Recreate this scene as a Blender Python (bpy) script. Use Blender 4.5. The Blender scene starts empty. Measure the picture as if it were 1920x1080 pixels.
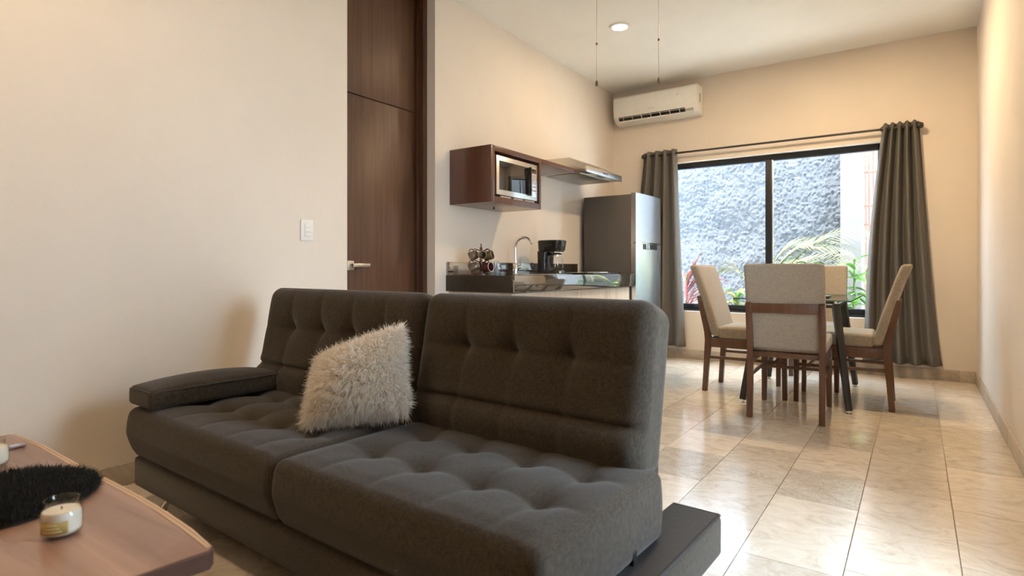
import bpy, bmesh, math, random
import numpy as np
from mathutils import Vector, Matrix

# ------------------------------------------------------------------ camera, sky, sun, exposure
sc = bpy.context.scene
COL = sc.collection
F_PX, HORIZON, EYE = 1095.0, 505.0, 0.95
YAW = math.atan2(1718.0 - 960.0, F_PX)
cam_d = bpy.data.cameras.new('camera')
cam_d.sensor_width = 36.0
cam_d.lens = 36.0 * F_PX / 1920.0
cam_d.shift_y = -(540.0 - HORIZON) / 1920.0
cam_d.clip_start = 0.02
cam_d.dof.use_dof = True
cam_d.dof.focus_distance = 3.2
cam_d.dof.aperture_fstop = 3.2
cam = bpy.data.objects.new('camera', cam_d)
COL.objects.link(cam)
cam.location = (0, 0, EYE)
cam.rotation_euler = (math.pi / 2, 0, YAW)
sc.camera = cam

world = bpy.data.worlds.new('sky')
sc.world = world
world.use_nodes = True
wn = world.node_tree.nodes
wn.clear()
w_out = wn.new('ShaderNodeOutputWorld')
w_bg = wn.new('ShaderNodeBackground')
w_bg.inputs['Color'].default_value = (0.62, 0.80, 1.0, 1)
w_bg.inputs['Strength'].default_value = 21.0
world.node_tree.links.new(w_bg.outputs[0], w_out.inputs['Surface'])

sun_d = bpy.data.lights.new('sun', 'SUN')
sun_d.energy = 42.0
sun_d.angle = 0.01
sun_d.color = (1.0, 0.97, 0.92)
sun = bpy.data.objects.new('sun', sun_d)
COL.objects.link(sun)
sun.rotation_euler = Vector((0.25, 0.14, -1.0)).to_track_quat('-Z', 'Y').to_euler()

sc.view_settings.view_transform = 'Standard'
sc.view_settings.look = 'None'
sc.view_settings.exposure = 0.28
sc.view_settings.gamma = 1.0
sc.view_settings.use_curve_mapping = False

LAMP_COLOR = (1.0, 0.73, 0.44)
LAMP_W = 24.0
R = random.Random(7)

# ------------------------------------------------------------------ materials
def new_mat(name):
    m = bpy.data.materials.new(name)
    m.use_nodes = True
    nt = m.node_tree
    return m, nt, nt.nodes['Principled BSDF']

def N(nt, t, **kw):
    n = nt.nodes.new(t)
    for k, v in kw.items():
        if k in n.inputs:
            n.inputs[k].default_value = v
        else:
            setattr(n, k, v)
    return n

def ramp(nt, fac, stops):
    r = nt.nodes.new('ShaderNodeValToRGB')
    el = r.color_ramp.elements
    while len(el) < len(stops):
        el.new(0.5)
    for e, (p, c) in zip(el, stops):
        e.position = p
        e.color = (*c, 1)
    nt.links.new(fac, r.inputs['Fac'])
    return r.outputs['Color']

def coords(nt, scale, kind='Object'):
    if kind == 'World':
        g = nt.nodes.new('ShaderNodeNewGeometry')
        src = g.outputs['Position']
    else:
        g = nt.nodes.new('ShaderNodeTexCoord')
        src = g.outputs[kind]
    mp = nt.nodes.new('ShaderNodeMapping')
    mp.inputs['Scale'].default_value = scale
    nt.links.new(src, mp.inputs['Vector'])
    return mp.outputs['Vector']

def bump(nt, bsdf, height, strength, dist=0.01):
    b = nt.nodes.new('ShaderNodeBump')
    b.inputs['Strength'].default_value = strength
    b.inputs['Distance'].default_value = dist
    nt.links.new(height, b.inputs['Height'])
    nt.links.new(b.outputs['Normal'], bsdf.inputs['Normal'])

def plain(name, col, rough=0.5, metal=0.0, ior=1.5, var=0.08, vscale=30.0, bmp=0.0, coat=0.0, sheen=0.0):
    """Solid colour with a faint procedural mottling."""
    m, nt, b = new_mat(name)
    v = coords(nt, (1, 1, 1))
    n = N(nt, 'ShaderNodeTexNoise', Scale=vscale, Detail=4.0)
    nt.links.new(v, n.inputs['Vector'])
    lo = tuple(max(0, c * (1 - var)) for c in col)
    hi = tuple(min(1, c * (1 + var)) for c in col)
    nt.links.new(ramp(nt, n.outputs['Fac'], [(0.3, lo), (0.7, hi)]), b.inputs['Base Color'])
    b.inputs['Roughness'].default_value = rough
    b.inputs['Metallic'].default_value = metal
    b.inputs['IOR'].default_value = ior
    b.inputs['Coat Weight'].default_value = coat
    b.inputs['Sheen Weight'].default_value = sheen
    if bmp:
        bump(nt, b, n.outputs['Fac'], bmp)
    return m

def plaster(name, col, var=0.035):
    m, nt, b = new_mat(name)
    v = coords(nt, (1, 1, 1), 'World')
    n = N(nt, 'ShaderNodeTexNoise', Scale=1.6, Detail=6.0, Roughness=0.6)
    nt.links.new(v, n.inputs['Vector'])
    lo = tuple(c * (1 - var) for c in col)
    hi = tuple(min(1, c * (1 + var)) for c in col)
    nt.links.new(ramp(nt, n.outputs['Fac'], [(0.3, lo), (0.7, hi)]), b.inputs['Base Color'])
    n2 = N(nt, 'ShaderNodeTexNoise', Scale=22.0, Detail=5.0)
    nt.links.new(v, n2.inputs['Vector'])
    bump(nt, b, n2.outputs['Fac'], 0.12, 0.01)
    b.inputs['Roughness'].default_value = 0.75
    return m

def wood(name, dark, light, axis='Z', rough=0.38, scale=1.0, coat=0.0, ior=1.5, kind='Object'):
    m, nt, b = new_mat(name)
    st = {'X': (1.2, 26, 26), 'Y': (26, 1.2, 26), 'Z': (26, 26, 1.2)}[axis]
    v = coords(nt, tuple(s * scale for s in st), kind)
    n = N(nt, 'ShaderNodeTexNoise', Scale=1.0, Detail=7.0, Roughness=0.62, Distortion=0.6)
    nt.links.new(v, n.inputs['Vector'])
    mid = tuple((a + c) / 2 for a, c in zip(dark, light))
    nt.links.new(ramp(nt, n.outputs['Fac'], [(0.28, dark), (0.5, mid), (0.74, light)]), b.inputs['Base Color'])
    b.inputs['Roughness'].default_value = rough
    b.inputs['Coat Weight'].default_value = coat
    b.inputs['IOR'].default_value = ior
    bump(nt, b, n.outputs['Fac'], 0.06, 0.004)
    return m

def fabric(name, col, weave=420.0, var=0.35, rough=0.95, sheen=0.15, bmp=0.35):
    m, nt, b = new_mat(name)
    v1 = coords(nt, (weave, weave * 0.18, weave * 0.18))
    v2 = coords(nt, (weave * 0.18, weave, weave))
    a = N(nt, 'ShaderNodeTexNoise', Scale=1.0, Detail=2.0)
    c = N(nt, 'ShaderNodeTexNoise', Scale=1.0, Detail=2.0)
    nt.links.new(v1, a.inputs['Vector'])
    nt.links.new(v2, c.inputs['Vector'])
    mx = N(nt, 'ShaderNodeMath', operation='ADD')
    nt.links.new(a.outputs['Fac'], mx.inputs[0])
    nt.links.new(c.outputs['Fac'], mx.inputs[1])
    hf = N(nt, 'ShaderNodeMath', operation='MULTIPLY')
    nt.links.new(mx.outputs[0], hf.inputs[0])
    hf.inputs[1].default_value = 0.5
    lo = tuple(x * (1 - var) for x in col)
    hi = tuple(min(1, x * (1 + var)) for x in col)
    nt.links.new(ramp(nt, hf.outputs[0], [(0.36, lo), (0.64, hi)]), b.inputs['Base Color'])
    b.inputs['Roughness'].default_value = rough
    b.inputs['Sheen Weight'].default_value = sheen
    b.inputs['Specular IOR Level'].default_value = 0.25
    bump(nt, b, hf.outputs[0], bmp, 0.002)
    return m

def clear_glass(name, tint, ior=1.5):
    m = bpy.data.materials.new(name)
    m.use_nodes = True
    nt = m.node_tree
    nt.nodes.clear()
    out = nt.nodes.new('ShaderNodeOutputMaterial')
    mix = nt.nodes.new('ShaderNodeMixShader')
    lw = nt.nodes.new('ShaderNodeLayerWeight')
    pw_ = N(nt, 'ShaderNodeMath', operation='POWER')
    nt.links.new(lw.outputs['Facing'], pw_.inputs[0])
    pw_.inputs[1].default_value = 4.0
    fr = N(nt, 'ShaderNodeMath', operation='MULTIPLY_ADD')
    nt.links.new(pw_.outputs[0], fr.inputs[0])
    fr.inputs[1].default_value = 0.7
    fr.inputs[2].default_value = ((ior - 1) / (ior + 1)) ** 2
    tr = nt.nodes.new('ShaderNodeBsdfTransparent')
    tr.inputs['Color'].default_value = (*tint, 1)
    gl = N(nt, 'ShaderNodeBsdfGlossy', Roughness=0.01)
    nt.links.new(fr.outputs[0], mix.inputs[0])
    nt.links.new(tr.outputs[0], mix.inputs[1])
    nt.links.new(gl.outputs[0], mix.inputs[2])
    nt.links.new(mix.outputs[0], out.inputs['Surface'])
    return m

def emissive(name, col, strength):
    m, nt, b = new_mat(name)
    b.inputs['Base Color'].default_value = (0.9, 0.88, 0.84, 1)
    b.inputs['Emission Color'].default_value = (*col, 1)
    b.inputs['Emission Strength'].default_value = strength
    return m

def stone(name, pal, speck=0.0, rough=0.13):
    """Polished limestone: bands across the tile, per-tile offset and tone."""
    m, nt, b = new_mat(name)
    g = nt.nodes.new('ShaderNodeNewGeometry')
    oi = nt.nodes.new('ShaderNodeObjectInfo')
    sep = N(nt, 'ShaderNodeMath', operation='MULTIPLY')
    nt.links.new(oi.outputs['Random'], sep.inputs[0])
    sep.inputs[1].default_value = 37.0
    cmb = nt.nodes.new('ShaderNodeCombineXYZ')
    nt.links.new(sep.outputs[0], cmb.inputs['Z'])
    nt.links.new(sep.outputs[0], cmb.inputs['X'])
    add = N(nt, 'ShaderNodeVectorMath', operation='ADD')
    nt.links.new(g.outputs['Position'], add.inputs[0])
    nt.links.new(cmb.outputs[0], add.inputs[1])
    mp = nt.nodes.new('ShaderNodeMapping')
    mp.inputs['Scale'].default_value = (5.5, 8.5, 8.5)
    mp.inputs['Rotation'].default_value = (0, 0, 0.22)
    nt.links.new(add.outputs[0], mp.inputs['Vector'])
    n = N(nt, 'ShaderNodeTexNoise', Scale=1.0, Detail=9.0, Roughness=0.64, Distortion=2.6)
    nt.links.new(mp.outputs[0], n.inputs['Vector'])
    base = ramp(nt, n.outputs['Fac'], [(0.27, pal[0]), (0.46, pal[1]), (0.62, pal[2]), (0.8, pal[3])])
    # brown speckles, stronger on some tiles
    sp = N(nt, 'ShaderNodeTexNoise', Scale=130.0, Detail=3.0, Roughness=0.7)
    nt.links.new(add.outputs[0], sp.inputs['Vector'])
    spr = ramp(nt, sp.outputs['Fac'], [(0.54, (0, 0, 0)), (0.66, (1, 1, 1))])
    rr = ramp(nt, oi.outputs['Random'], [(0.70, (0.12, 0.12, 0.12)), (0.92, (0.62, 0.62, 0.62))])
    mul = N(nt, 'ShaderNodeMath', operation='MULTIPLY')
    nt.links.new(spr, mul.inputs[0])
    nt.links.new(rr, mul.inputs[1])
    mix = nt.nodes.new('ShaderNodeMix')
    mix.data_type = 'RGBA'
    nt.links.new(mul.outputs[0], mix.inputs['Factor'])
    nt.links.new(base, mix.inputs['A'])
    mix.inputs['B'].default_value = (0.28, 0.20, 0.135, 1)
    # whole-tile tone
    hsv = nt.nodes.new('ShaderNodeHueSaturation')
    tone = N(nt, 'ShaderNodeMapRange')
    tone.inputs['To Min'].default_value = 1.06
    tone.inputs['To Max'].default_value = 0.80
    nt.links.new(oi.outputs['Random'], tone.inputs['Value'])
    nt.links.new(tone.outputs[0], hsv.inputs['Value'])
    nt.links.new(mix.outputs['Result'], hsv.inputs['Color'])
    nt.links.new(hsv.outputs[0], b.inputs['Base Color'])
    b.inputs['Roughness'].default_value = rough
    rv = N(nt, 'ShaderNodeMapRange')
    rv.inputs['To Min'].default_value = rough * 0.7
    rv.inputs['To Max'].default_value = rough * 1.6
    nt.links.new(n.outputs['Fac'], rv.inputs['Value'])
    nt.links.new(rv.outputs[0], b.inputs['Roughness'])
    b.inputs['Coat Weight'].default_value = 0.35
    b.inputs['Coat Roughness'].default_value = 0.06
    return m

def granite(name):
    m, nt, b = new_mat(name)
    v = coords(nt, (1, 1, 1), 'World')
    n = N(nt, 'ShaderNodeTexVoronoi', Scale=160.0)
    nt.links.new(v, n.inputs['Vector'])
    nt.links.new(ramp(nt, n.outputs['Distance'], [(0.0, (0.030, 0.026, 0.020)), (0.6, (0.055, 0.046, 0.034)), (1.0, (0.10, 0.09, 0.07))]), b.inputs['Base Color'])
    b.inputs['Roughness'].default_value = 0.06
    b.inputs['IOR'].default_value = 3.6
    return m

def rough_wall(name):
    m, nt, b = new_mat(name)
    v = coords(nt, (1, 1, 1), 'World')
    n = N(nt, 'ShaderNodeTexNoise', Scale=60.0, Detail=8.0, Roughness=0.75)
    nt.links.new(v, n.inputs['Vector'])
    nt.links.new(ramp(nt, n.outputs['Fac'], [(0.30, (0.062, 0.067, 0.078)), (0.52, (0.090, 0.096, 0.105)), (0.72, (0.137, 0.142, 0.148))]), b.inputs['Base Color'])
    bump(nt, b, n.outputs['Fac'], 1.0, 0.05)
    b.inputs['Roughness'].default_value = 0.85
    return m

def leaf_mat(name, c0, c1, trans=0.35):
    m, nt, b = new_mat(name)
    v = coords(nt, (1, 1, 1))
    n = N(nt, 'ShaderNodeTexNoise', Scale=9.0, Detail=3.0)
    nt.links.new(v, n.inputs['Vector'])
    nt.links.new(ramp(nt, n.outputs['Fac'], [(0.35, c0), (0.65, c1)]), b.inputs['Base Color'])
    b.inputs['Roughness'].default_value = 0.45
    b.inputs['Subsurface Weight'].default_value = 0.0
    return m

M = {}
M['wall'] = plaster('wall_plaster', (0.76, 0.67, 0.565))
M['ceiling'] = plaster('ceiling_plaster', (0.86, 0.83, 0.76))
M['grout'] = plain('grout', (0.36, 0.28, 0.20), 0.9)
PAL = [(0.56, 0.45, 0.335), (0.72, 0.61, 0.48), (0.79, 0.69, 0.56), (0.85, 0.77, 0.65)]
M['tile'] = stone('polished_limestone', PAL)
PAL2 = [tuple(c * 0.72 for c in p) for p in PAL]
M['skirt'] = stone('limestone_skirting', PAL2, rough=0.3)
M['door_wood'] = wood('door_walnut', (0.060, 0.026, 0.013), (0.135, 0.064, 0.034), 'Z', 0.42)
M['frame_wood'] = wood('door_frame_walnut', (0.045, 0.017, 0.009), (0.085, 0.035, 0.018), 'Z', 0.4)
M['cab_wood'] = wood('cabinet_walnut', (0.075, 0.026, 0.014), (0.125, 0.046, 0.026), 'Z', 0.36, coat=0.5)
M['cab_light'] = wood('cabinet_pale_wood', (0.55, 0.43, 0.31), (0.72, 0.60, 0.46), 'Z', 0.5)
M['table_wood'] = wood('coffee_table_walnut', (0.19, 0.098, 0.066), (0.47, 0.28, 0.20), 'X', 0.34, scale=0.4, coat=0.3)
M['live_edge'] = wood('sapwood_edge', (0.45, 0.28, 0.15), (0.66, 0.45, 0.27), 'X', 0.5, scale=0.6)
M['shaded_end_grain'] = wood('walnut_end_grain_shaded', (0.05, 0.022, 0.014), (0.11, 0.052, 0.034), 'Y', 0.5)  # end grain, darkened further so its colour carries the shade there
M['chair_wood'] = wood('chair_walnut', (0.075, 0.030, 0.014), (0.16, 0.070, 0.034), 'Z', 0.35, coat=0.3)
M['sofa'] = fabric('sofa_tweed', (0.044, 0.033, 0.022), 420, 0.45)
M['sofa_seam'] = fabric('sofa_piping', (0.045, 0.040, 0.032), 500, 0.3)
M['leather'] = plain('black_leatherette', (0.010, 0.009, 0.009), 0.6, var=0.25, vscale=60, bmp=0.12)
M['chair_cloth'] = fabric('chair_linen', (0.37, 0.32, 0.26), 380, 0.18)
M['curtain'] = fabric('curtain_cloth', (0.145, 0.134, 0.117), 300, 0.14, sheen=0.05, bmp=0.15)
M['fur_white'] = plain('white_fur', (0.90, 0.85, 0.77), 0.85, var=0.05, sheen=0.2)
nt = M['fur_white'].node_tree
fb = nt.nodes['Principled BSDF']
ft = N(nt, 'ShaderNodeBsdfTranslucent')
ft.inputs['Color'].default_value = (0.93, 0.87, 0.78, 1)
fmx = nt.nodes.new('ShaderNodeMixShader')
fmx.inputs[0].default_value = 0.5
nt.links.new(fb.outputs[0], fmx.inputs[1])
nt.links.new(ft.outputs[0], fmx.inputs[2])
nt.links.new(fmx.outputs[0], nt.nodes['Material Output'].inputs['Surface'])
M['fur_black'] = plain('black_fur', (0.012, 0.012, 0.010), 0.8, var=0.2)
M['chrome'] = plain('chrome', (0.80, 0.79, 0.77), 0.10, 1.0, var=0.03)
M['nickel'] = plain('brushed_nickel', (0.66, 0.63, 0.57), 0.28, 1.0, var=0.04)
M['steel'] = plain('stainless_steel', (0.80, 0.81, 0.82), 0.27, 1.0, var=0.03, vscale=6)
M['steel_filter'] = plain('steel_mesh_filter', (0.42, 0.42, 0.40), 0.38, 1.0, var=0.3, vscale=180)
M['fridge_side'] = plain('fridge_grey', (0.105, 0.093, 0.080), 0.5, 0.0, var=0.06, vscale=90)
M['black_metal'] = plain('black_metal', (0.018, 0.016, 0.015), 0.4, var=0.15)
M['alu_dark'] = plain('dark_aluminium', (0.012, 0.016, 0.024), 0.35, var=0.15)
M['black_plastic'] = plain('black_plastic', (0.016, 0.015, 0.014), 0.25, var=0.15)
M['dark_glass'] = plain('dark_glass', (0.010, 0.010, 0.011), 0.03, ior=1.9, var=0.1)
M['white_plastic'] = plain('white_plastic', (0.82, 0.80, 0.74), 0.38, var=0.02)
M['grey_plastic'] = plain('grey_plastic', (0.40, 0.38, 0.34), 0.5, var=0.06)
M['granite'] = granite('polished_granite')
M['end_panel'] = plain('dark_matte_brown', (0.030, 0.021, 0.012), 0.5, var=0.15)  # worktop end: browner and more matte than the granite
M['glass'] = clear_glass('window_glass', (0.97, 0.985, 0.99))
M['table_glass'] = clear_glass('table_glass', (0.90, 0.96, 0.93))
M['glass_edge'] = plain('green_glass_edge', (0.10, 0.22, 0.19), 0.12, var=0.05)
M['jar_glass'] = clear_glass('jar_glass', (0.95, 0.95, 0.93), 1.45)
M['wax'] = plain('candle_wax', (0.86, 0.80, 0.70), 0.5, var=0.02)
M['gold_label'] = plain('olive_gold_paper', (0.42, 0.31, 0.10), 0.5, var=0.1)
M['gold_ink'] = plain('label_ink', (0.66, 0.54, 0.28), 0.5)
M['mug'] = plain('bronze_glaze', (0.13, 0.085, 0.05), 0.22, var=0.3, vscale=40)
M['mug_rim'] = plain('gold_rim', (0.62, 0.46, 0.25), 0.3, 0.6)
M['mug_red'] = plain('plum_glaze', (0.10, 0.032, 0.026), 0.2, var=0.2)
M['mug_white'] = plain('white_glaze', (0.75, 0.72, 0.70), 0.3)
M['tree_wood'] = wood('mug_tree_wood', (0.05, 0.018, 0.010), (0.10, 0.04, 0.022), 'Z', 0.35)
M['pull_wood'] = plain('pull_wood', (0.10, 0.05, 0.025), 0.4)
M['lens'] = emissive('lamp_lens', (1.0, 0.93, 0.80), 14.0)
M['globe'] = plain('frosted_globe', (0.80, 0.78, 0.74), 0.4, var=0.02)
M['rough_wall'] = rough_wall('blue_grey_render')
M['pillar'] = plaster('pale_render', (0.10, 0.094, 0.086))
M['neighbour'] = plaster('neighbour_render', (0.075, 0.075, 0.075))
M['soil'] = plain('garden_gravel', (0.42, 0.38, 0.33), 0.95, var=0.4, vscale=40, bmp=0.5)
M['rust'] = plain('rusty_red_steel', (0.20, 0.06, 0.035), 0.7, var=0.3)
M['leaf_green'] = leaf_mat('broad_leaf', (0.035, 0.12, 0.010), (0.085, 0.20, 0.022))
M['leaf_yellow'] = leaf_mat('lime_leaf', (0.11, 0.17, 0.008), (0.25, 0.22, 0.015))
M['leaf_red'] = leaf_mat('cordyline_leaf', (0.14, 0.014, 0.022), (0.24, 0.09, 0.065))
M['leaf_palm'] = leaf_mat('palm_leaf', (0.075, 0.10, 0.022), (0.20, 0.17, 0.075))
M['stalk'] = leaf_mat('stalk', (0.05, 0.08, 0.018), (0.10, 0.12, 0.035))
M['paving'] = plain('pale_paving', (0.42, 0.40, 0.37), 0.9, var=0.08, vscale=8)

# ------------------------------------------------------------------ object helpers
def wloc(o):
    v = Vector((0, 0, 0))
    while o is not None:
        v += o.location
        o = o.parent
    return v

def tag(o, label=None, cat=None, group=None, kind=None):
    for k, v in (('label', label), ('category', cat), ('group', group), ('kind', kind)):
        if v:
            o[k] = v
    return o

def thing(name, loc, label, cat, rz=0.0, group=None, kind=None):
    o = bpy.data.objects.new(name, None)
    o.empty_display_size = 0.05
    COL.objects.link(o)
    o.location = loc
    o.rotation_euler = (0, 0, rz)
    return tag(o, label, cat, group, kind)

def link(name, me, mat, parent=None, loc=(0, 0, 0)):
    o = bpy.data.objects.new(name, me)
    COL.objects.link(o)
    if mat is not None and not me.materials:
        me.materials.append(mat)
    if parent is not None:
        o.parent = parent
    o.location = loc
    return o

def finish(bm, name, smooth=True, angle=0.6):
    bmesh.ops.recalc_face_normals(bm, faces=bm.faces)
    me = bpy.data.meshes.new(name)
    bm.to_mesh(me)
    bm.free()
    if smooth:
        for p in me.polygons:
            p.use_smooth = True
        me.set_sharp_from_angle(angle=angle)
    return me

def raw_mesh(name, verts, faces, smooth=True):
    me = bpy.data.meshes.new(name)
    me.from_pydata(verts, [], faces)
    me.update()
    if smooth:
        for p in me.polygons:
            p.use_smooth = True
    return me

def add_box(bm, lo, hi, bev=0.0):
    c = [(a + b) / 2 for a, b in zip(lo, hi)]
    s = [abs(b - a) for a, b in zip(lo, hi)]
    r = bmesh.ops.create_cube(bm, size=1.0, matrix=Matrix.Translation(c) @ Matrix.Diagonal((*s, 1)))
    if bev > 0:
        es = list({e for v in r['verts'] for e in v.link_edges})
        bmesh.ops.bevel(bm, geom=es, offset=min(bev, min(s) * 0.45), segments=2, profile=0.5, affect='EDGES')

def box(name, lo, hi, mat, parent=None, bev=0.004, world=True):
    """Box given in world coordinates (or in the parent's frame with world=False)."""
    bm = bmesh.new()
    off = wloc(parent) if (world and parent is not None) else Vector((0, 0, 0))
    add_box(bm, tuple(a - b for a, b in zip(lo, off)), tuple(a - b for a, b in zip(hi, off)), bev)
    return link(name, finish(bm, name), mat, parent)

def boxes(name, lst, mat, parent=None, bev=0.0, world=True):
    bm = bmesh.new()
    off = wloc(parent) if (world and parent is not None) else Vector((0, 0, 0))
    for lo, hi in lst:
        add_box(bm, tuple(a - b for a, b in zip(lo, off)), tuple(a - b for a, b in zip(hi, off)), bev)
    return link(name, finish(bm, name), mat, parent)

def add_bar(bm, p, q, w0, w1=None, d0=None, d1=None, up=(0, 0, 1)):
    """Four-sided tapered bar from p to q: width w, depth d."""
    w1 = w0 if w1 is None else w1
    d0 = w0 if d0 is None else d0
    d1 = d0 if d1 is None else d1
    p, q = Vector(p), Vector(q)
    a = (q - p).normalized()
    u = Vector(up)
    if abs(a.dot(u)) > 0.95:
        u = Vector((0, 1, 0))
    x = a.cross(u).normalized()
    y = x.cross(a).normalized()
    vs = []
    for c, w, d in ((p, w0, d0), (q, w1, d1)):
        for sx, sy in ((-1, -1), (1, -1), (1, 1), (-1, 1)):
            vs.append(bm.verts.new(c + x * sx * w / 2 + y * sy * d / 2))
    fs = [(0, 1, 2, 3), (7, 6, 5, 4)] + [(i, i + 4, (i + 1) % 4 + 4, (i + 1) % 4) for i in range(4)]
    new = [bm.faces.new([vs[i] for i in f]) for f in fs]
    return new

def bar(name, p, q, w0, mat, parent, w1=None, d0=None, d1=None, bev=0.003, up=(0, 0, 1)):
    bm = bmesh.new()
    add_bar(bm, p, q, w0, w1, d0, d1, up)
    if bev:
        bmesh.ops.bevel(bm, geom=bm.edges[:], offset=bev, segments=2, profile=0.5, affect='EDGES')
    return link(name, finish(bm, name), mat, parent)

def add_tube(bm, pts, rad, n=10, cap=True):
    pts = [Vector(p) for p in pts]
    rads = rad if isinstance(rad, (list, tuple)) else [rad] * len(pts)
    rings = []
    prev = None
    for i, p in enumerate(pts):
        t = (pts[min(i + 1, len(pts) - 1)] - pts[max(i - 1, 0)]).normalized()
        if prev is None:
            u = Vector((0, 0, 1)) if abs(t.z) < 0.9 else Vector((1, 0, 0))
            x = t.cross(u).normalized()
        else:
            x = (prev - t * prev.dot(t)).normalized()
        prev = x
        y = t.cross(x)
        rings.append([bm.verts.new(p + (x * math.cos(k * 2 * math.pi / n) + y * math.sin(k * 2 * math.pi / n)) * rads[i]) for k in range(n)])
    for a, b in zip(rings, rings[1:]):
        for k in range(n):
            bm.faces.new((a[k], a[(k + 1) % n], b[(k + 1) % n], b[k]))
    if cap:
        bm.faces.new(rings[0][::-1])
        bm.faces.new(rings[-1])

def tube(name, pts, rad, mat, parent, n=10, off=(0, 0, 0)):
    bm = bmesh.new()
    add_tube(bm, [Vector(p) - Vector(off) for p in pts], rad, n)
    return link(name, finish(bm, name), mat, parent)

def add_lathe(bm, prof, n=28, c=(0, 0, 0), mtx=None, closed=False):
    """prof: (r, z) from bottom to top, revolved about z."""
    rings = []
    for r, z in prof:
        if r < 1e-6:
            v = Vector((0, 0, z)) + Vector(c)
            rings.append([bm.verts.new(mtx @ v if mtx else v)])
        else:
            ring = []
            for k in range(n):
                a = 2 * math.pi * k / n
                v = Vector((r * math.cos(a), r * math.sin(a), z)) + Vector(c)
                ring.append(bm.verts.new(mtx @ v if mtx else v))
            rings.append(ring)
    pairs = list(zip(rings, rings[1:]))
    if closed:
        pairs.append((rings[-1], rings[0]))
    for a, b in pairs:
        for k in range(n):
            k2 = (k + 1) % n
            if len(a) == 1 and len(b) == 1:
                continue
            if len(a) == 1:
                bm.faces.new((a[0], b[k2], b[k]))
            elif len(b) == 1:
                bm.faces.new((a[k], a[k2], b[0]))
            else:
                bm.faces.new((a[k], a[k2], b[k2], b[k]))

def lathe(name, prof, mat, parent, n=28, c=(0, 0, 0), mtx=None, closed=False):
    bm = bmesh.new()
    add_lathe(bm, prof, n, c, mtx, closed)
    return link(name, finish(bm, name), mat, parent)

def torus(name, c, R0, r, mat, parent, axis='Z', n=24, k=8, mtx=None):
    prof = [(R0 + r * math.cos(2 * math.pi * i / k), r * math.sin(2 * math.pi * i / k)) for i in range(k)]
    rot = {'Z': Matrix.Identity(4), 'X': Matrix.Rotation(math.pi / 2, 4, 'Y'), 'Y': Matrix.Rotation(math.pi / 2, 4, 'X')}[axis]
    m2 = Matrix.Translation(c) @ (mtx if mtx else rot)
    return lathe(name, prof, mat, parent, n, (0, 0, 0), m2, closed=True)

def prism(name, poly, axis, a, b, mat, parent, bev=0.0):
    """Polygon (list of 2D points) extruded along an axis from a to b, parent's frame."""
    bm = bmesh.new()
    def v3(p, t):
        return {'Y': (p[0], t, p[1]), 'X': (t, p[0], p[1]), 'Z': (p[0], p[1], t)}[axis]
    v0 = [bm.verts.new(v3(p, a)) for p in poly]
    v1 = [bm.verts.new(v3(p, b)) for p in poly]
    bm.faces.new(v0)
    bm.faces.new(v1[::-1])
    for i in range(len(poly)):
        j = (i + 1) % len(poly)
        bm.faces.new((v0[i], v1[i], v1[j], v0[j]))
    if bev:
        bmesh.ops.bevel(bm, geom=bm.edges[:], offset=bev, segments=2, profile=0.5, affect='EDGES')
    return link(name, finish(bm, name, angle=0.7), mat, parent)

def soft_box(name, lo, hi, r, step, mat, parent, deform=None, rot=None):
    """Densely gridded rounded box, deformed by deform(points, normals) -> points."""
    lo, hi = np.array(lo, float), np.array(hi, float)
    c, h = (lo + hi) / 2, (hi - lo) / 2
    r = min(r, h.min() * 0.98)
    ax = []
    for k in range(3):
        flat = h[k] - r
        n = max(1, int(round(2 * flat / step)))
        t = np.tan(np.linspace(0, math.pi / 4, 5))[1:] * r
        ax.append(np.concatenate([-(flat + t[::-1]), np.linspace(-flat, flat, n + 1), flat + t]))
    verts, faces = [], []
    base = 0
    for k in range(3):
        i, j = (k + 1) % 3, (k + 2) % 3
        for s in (-1, 1):
            A, B = np.meshgrid(ax[i], ax[j], indexing='ij')
            P = np.zeros(A.shape + (3,))
            P[..., i], P[..., j], P[..., k] = A, B, s * h[k]
            na, nb = A.shape
            idx = np.arange(na * nb).reshape(na, nb) + base
            q = np.stack([idx[:-1, :-1], idx[1:, :-1], idx[1:, 1:], idx[:-1, 1:]], -1).reshape(-1, 4)
            faces.append(q if s > 0 else q[:, ::-1])
            verts.append(P.reshape(-1, 3))
            base += na * nb
    V = np.concatenate(verts)
    inner = np.clip(V, -(h - r), h - r)
    d = V - inner
    L = np.linalg.norm(d, axis=1, keepdims=True)
    nrm = d / np.maximum(L, 1e-9)
    V = inner + nrm * r
    if deform is not None:
        V = deform(V, nrm, h)
    V = V + c
    if rot is not None:
        V = rot(V)
    bm = bmesh.new()
    bv = [bm.verts.new(v) for v in V]
    for q in np.concatenate(faces):
        bm.faces.new([bv[i] for i in q])
    bmesh.ops.remove_doubles(bm, verts=bm.verts, dist=1e-5)
    return link(name, finish(bm, name, angle=1.2), mat, parent)

def copy_tree(o, parent=None):
    c = o.copy()
    COL.objects.link(c)
    c.parent = parent
    for ch in list(o.children):
        copy_tree(ch, c)
    return c

# ------------------------------------------------------------------ the room
XL, XR, YF, YB, ZC = -2.87, 0.415, 6.2, -2.6, 2.975
WT = 0.2

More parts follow.
